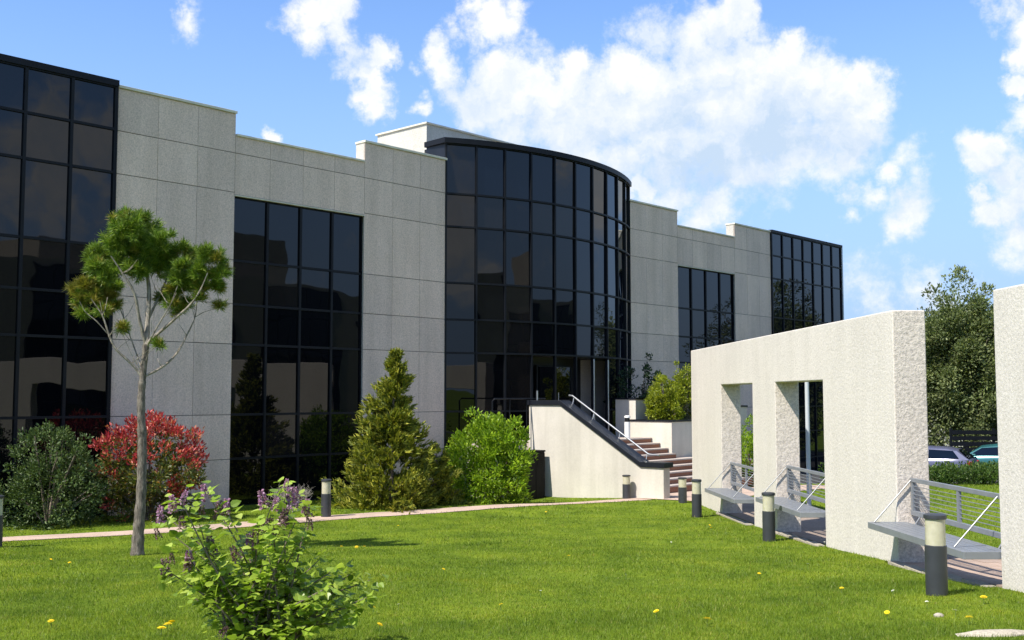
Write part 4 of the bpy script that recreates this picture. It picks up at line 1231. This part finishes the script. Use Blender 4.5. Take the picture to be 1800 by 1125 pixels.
# pale apartment block and dark fence behind the tree
ap=empty('pale_building',gv(30.5,78)); tag(ap,'distant pale building glimpsed behind the broadleaf tree','building')
MB().box(-6,9,0,9,-.5,8.6).build('wall',M['penthouse'],ap)
MB().box(-6.2,9.2,-.2,9.2,8.602,8.8).build('roof_slab',M['coping_light'],ap)
for i in range(5):
    for j in range(3):
        x=-5.0+i*2.8; z=.8+j*2.7
        wf=MB().box(x,x+1.5,-.06,.05,z,z+1.5).build('window',M['dark_metal'],ap)
        MB().box(x+.08,x+1.42,-.075,-.061,z+.08,z+1.42).build('pane',M['glass'],wf)
fc=empty('dark_fence',gv(25.6,51.0)); tag(fc,'dark slatted fence behind the parked cars','fence')
for i in range(6): MB().box(-5+i*2.0-.05,-5+i*2.0+.05,-.05,.05,-.1,2.1).build('post',M['dark_metal'],fc)
for j in range(7): MB().box(-5.0,5.0,-.075,-.052,.2+j*.27,.2+j*.27+.19).build('rail',M['dark_metal'],fc)

# ------------------------------------------------------------------ office block across the garden (mirrored in the glass)
ob=empty('facing_office_block',Lw(0,43,0),RZ); tag(ob,'beige office block across the garden, seen mirrored in the dark windows','building')
MB().box(4,62,-12,0,-1,11.2).build('wall',M['facing'],ob)
pent=MB().box(27.5,33.5,-9,-1.5,11.202,14.9).build('roof_house',M['facing'],ob)
MB().box(14,22,-9,-2,11.202,13.0).build('roof_house',M['facing'],ob)
u=5.0; i=0
while u<60:
    wd=6.6 if i%2 else 4.4
    wf=MB().box(u,u+wd,.0,.10,-.5,8.8 if i%2==0 else 10.9).build('window_wall',M['dark_metal'],ob)
    nn=int(wd/1.1)
    for q in range(nn):
        for (z0,z1) in ((-.4,2.2),(2.3,4.1),(4.2,6.3),(6.4,8.7))+(((8.8,10.8),) if i%2 else ()):
            MB().box(u+q*wd/nn+.04,u+(q+1)*wd/nn-.04,.101,.12,z0,z1).build('pane',M['glass'],wf)
    u+=wd+3.4; i+=1

# ------------------------------------------------------------------ flowers and stones on the lawn
dm=MB()
for q in range(16):
    an=q*2*math.pi/16
    for rr_,zz in ((.024,.0),(.016,.006)):
        b=len(dm.v)
        dm.v+=[(0,0,zz),(math.cos(an-.2)*rr_,math.sin(an-.2)*rr_,zz+.004),(math.cos(an)*rr_*1.15,math.sin(an)*rr_*1.15,zz+.002),(math.cos(an+.2)*rr_,math.sin(an+.2)*rr_,zz+.004)]
        dm.f.append((b,b+1,b+2,b+3))
head_y=dm.mesh('flower_head',M['yellow_petal']); head_w=dm.mesh('flower_head',M['white_petal'])
stem_m=MB().tube([(0,0,-.02),(.004,0,.07)],[.003,.0025],5).mesh('stem',M['stem'])
def flower(px,py,head,s,name,lab,cat,grp):
    p=gp(px,py); e=empty(name,p,random.uniform(0,6)); tag(e,lab,cat,grp)
    o=link('flower_head',head,e,(.004,0,.072),(random.uniform(-.5,.1),random.gauss(0,.2),0)); o.scale=(s,s,s)
    link('stem',stem_m,e)
for (x,y,s) in ((283,1119,1.5),(295,1112,1.5),(300,1108,1.4),(90,1106,1.1),(627,969,1.2),(640,968,1),(600,968,1),(671,956,.9),(656,1080,1.1),(667,1112,1.1),(1243,1102,1.5),(1154,1088,1.1),(1730,1062,1.4),(1703,1099,1.4),(1250,934,1.2),(1248,929,.9),(1335,1018,.9),(122,998,.9),(90,992,.8),(520,1090,.9),(700,930,.9),(1000,985,.9),(880,1075,.9),(1480,1045,1),(780,1010,.9),(1560,1090,1),(960,905,1)):
    lab='small yellow dandelion flowering in the lawn'
    if x<310 and y>1100 and x>200: lab='yellow dandelion in the cluster left of the lilac bush'
    elif x>1650: lab='yellow dandelion near the bollard at the lower right'
    elif 590<x<680 and y<980: lab='yellow dandelion in the shadow of the pine crown'
    flower(x,y,head_y,s,'dandelion',lab,'flower','dandelions in the lawn')
for (x,y,s) in ((1630,1070,.7),(1680,1086,.7),(1450,960,.7),(1420,1000,.6),(1100,1020,.6),(760,960,.6),(1570,1050,.7),(1180,960,.6),(950,1050,.6),(700,1075,.6)):
    flower(x,y,head_w,s,'daisy','tiny white daisy in the lawn','flower','daisies in the lawn')
def pebble(px,py,sx,sy,sz,lab,seed,name='stone'):
    r2=random.Random(seed); p=gp(px,py); mb_=MB()
    nz,ns=5,14
    for i in range(nz+1):
        ph=-math.pi/2+math.pi*i/nz
        for k in range(ns):
            an=2*math.pi*k/ns; j=1+r2.uniform(-.14,.14)
            mb_.v.append((math.cos(an)*math.cos(ph)*sx*j,math.sin(an)*math.cos(ph)*sy*j,math.sin(ph)*sz))
    for i in range(nz):
        for k in range(ns):
            k2=(k+1)%ns; mb_.f.append((i*ns+k,i*ns+k2,(i+1)*ns+k2,(i+1)*ns+k))
    o=mb_.build(name,M['pale_stone'],None,smooth=True); o.location=p+Vector((0,0,sz*.25)); o.rotation_euler=(0,0,r2.uniform(0,.3))
    tag(o,lab,'stone')
pebble(1650,1084,.05,.045,.03,'small white stone in the grass below the nearest bollard',2)
pebble(1752,1116,.40,.10,.035,'flat pale stone slab sunk in the lawn at the bottom right corner',4,'stone_slab')

# ------------------------------------------------------------------ grass blades
def seg_mask(x,y):
    """True where grass may grow"""
    P=np.stack([x,y],1); keep=np.ones(len(x),bool)
    # path
    dmin=np.full(len(x),1e9)
    for i in range(0,len(PATH)-1,2):
        a=PATH[i]; b=PATH[min(i+2,len(PATH)-1)]; ab=b-a
        t=np.clip(((P-a)@ab)/(ab@ab),0,1); d=np.linalg.norm(P-(a+t[:,None]*ab),axis=1); dmin=np.minimum(dmin,d)
    keep&=dmin>PATH_W*.5-0.02+0.06*np.sin(x*9)*np.cos(y*7)-rng.uniform(0,.14,len(x))**1.5
    lx=(x-PO.x)*PB.x+(y-PO.y)*PB.y; ly=(x-PO.x)*PW.x+(y-PO.y)*PW.y
    keep&=~((lx>-.02)&(lx<2.6)&(ly>-9.5)&(ly<16))
    keep&=~((lx>-.20)&(lx<=0)&(((ly>3.25)&(ly<6.2))|((ly>8.0)&(ly<10.96))|((ly>-3.0)&(ly<0))))
    u_=(x-P0.x)*DU.x+(y-P0.y)*DU.y; o_=(x-P0.x)*DN.x+(y-P0.y)*DN.y
    keep&=o_>.15
    keep&=~((u_>9.6)&(o_<8.3))
    keep&=~((u_>7.5)&(u_<10.2)&(o_<2.6))
    keep&=y<43
    return keep
def grass(bands):
    Vs=[];n0=0
    for (y0,y1,dens,h,w) in bands:
        area=(y1-y0)*(y0+y1)*.5*1.06
        n=int(area*dens)
        y=np.sqrt(rng.uniform(0,1,n)*(y1**2-y0**2)+y0**2); x=rng.uniform(-.53,.53,n)*y
        k_=seg_mask(x,y); x=x[k_];y=y[k_]; n=len(x)
        patch=0.75+0.5*(np.sin(x*1.3+2*np.sin(y*.9))*np.cos(y*1.1)*.5+.5)
        hh=h*rng.uniform(.55,1.25,n)*patch; ww=w*rng.uniform(.7,1.2,n)
        an=rng.uniform(0,2*np.pi,n); la=rng.uniform(0,2*np.pi,n); le=rng.uniform(.15,.8,n)*hh
        z=ground(x,y)-.004
        b=np.stack([x,y,z],1); s=np.stack([np.cos(an)*ww*.5,np.sin(an)*ww*.5,np.zeros(n)],1)
        t=b+np.stack([np.cos(la)*le,np.sin(la)*le,hh],1)
        Vs.append(np.stack([b-s,b+s,t],1).reshape(-1,3))
    V_=np.concatenate(Vs); F_=np.arange(len(V_)).reshape(-1,3)
    return V_,F_
V_,F_=grass([(8.3,11,3600,.038,.006),(11,14,2400,.036,.007),(14,19,1100,.036,.010),(19,26,420,.038,.014),(26,43,130,.05,.022)])
g=link('grass',np_mesh('grass',V_,F_,M['grass'])); tag(g,'short mown green grass covering the lawn','grass',kind='stuff')
print('grass blades',len(F_))
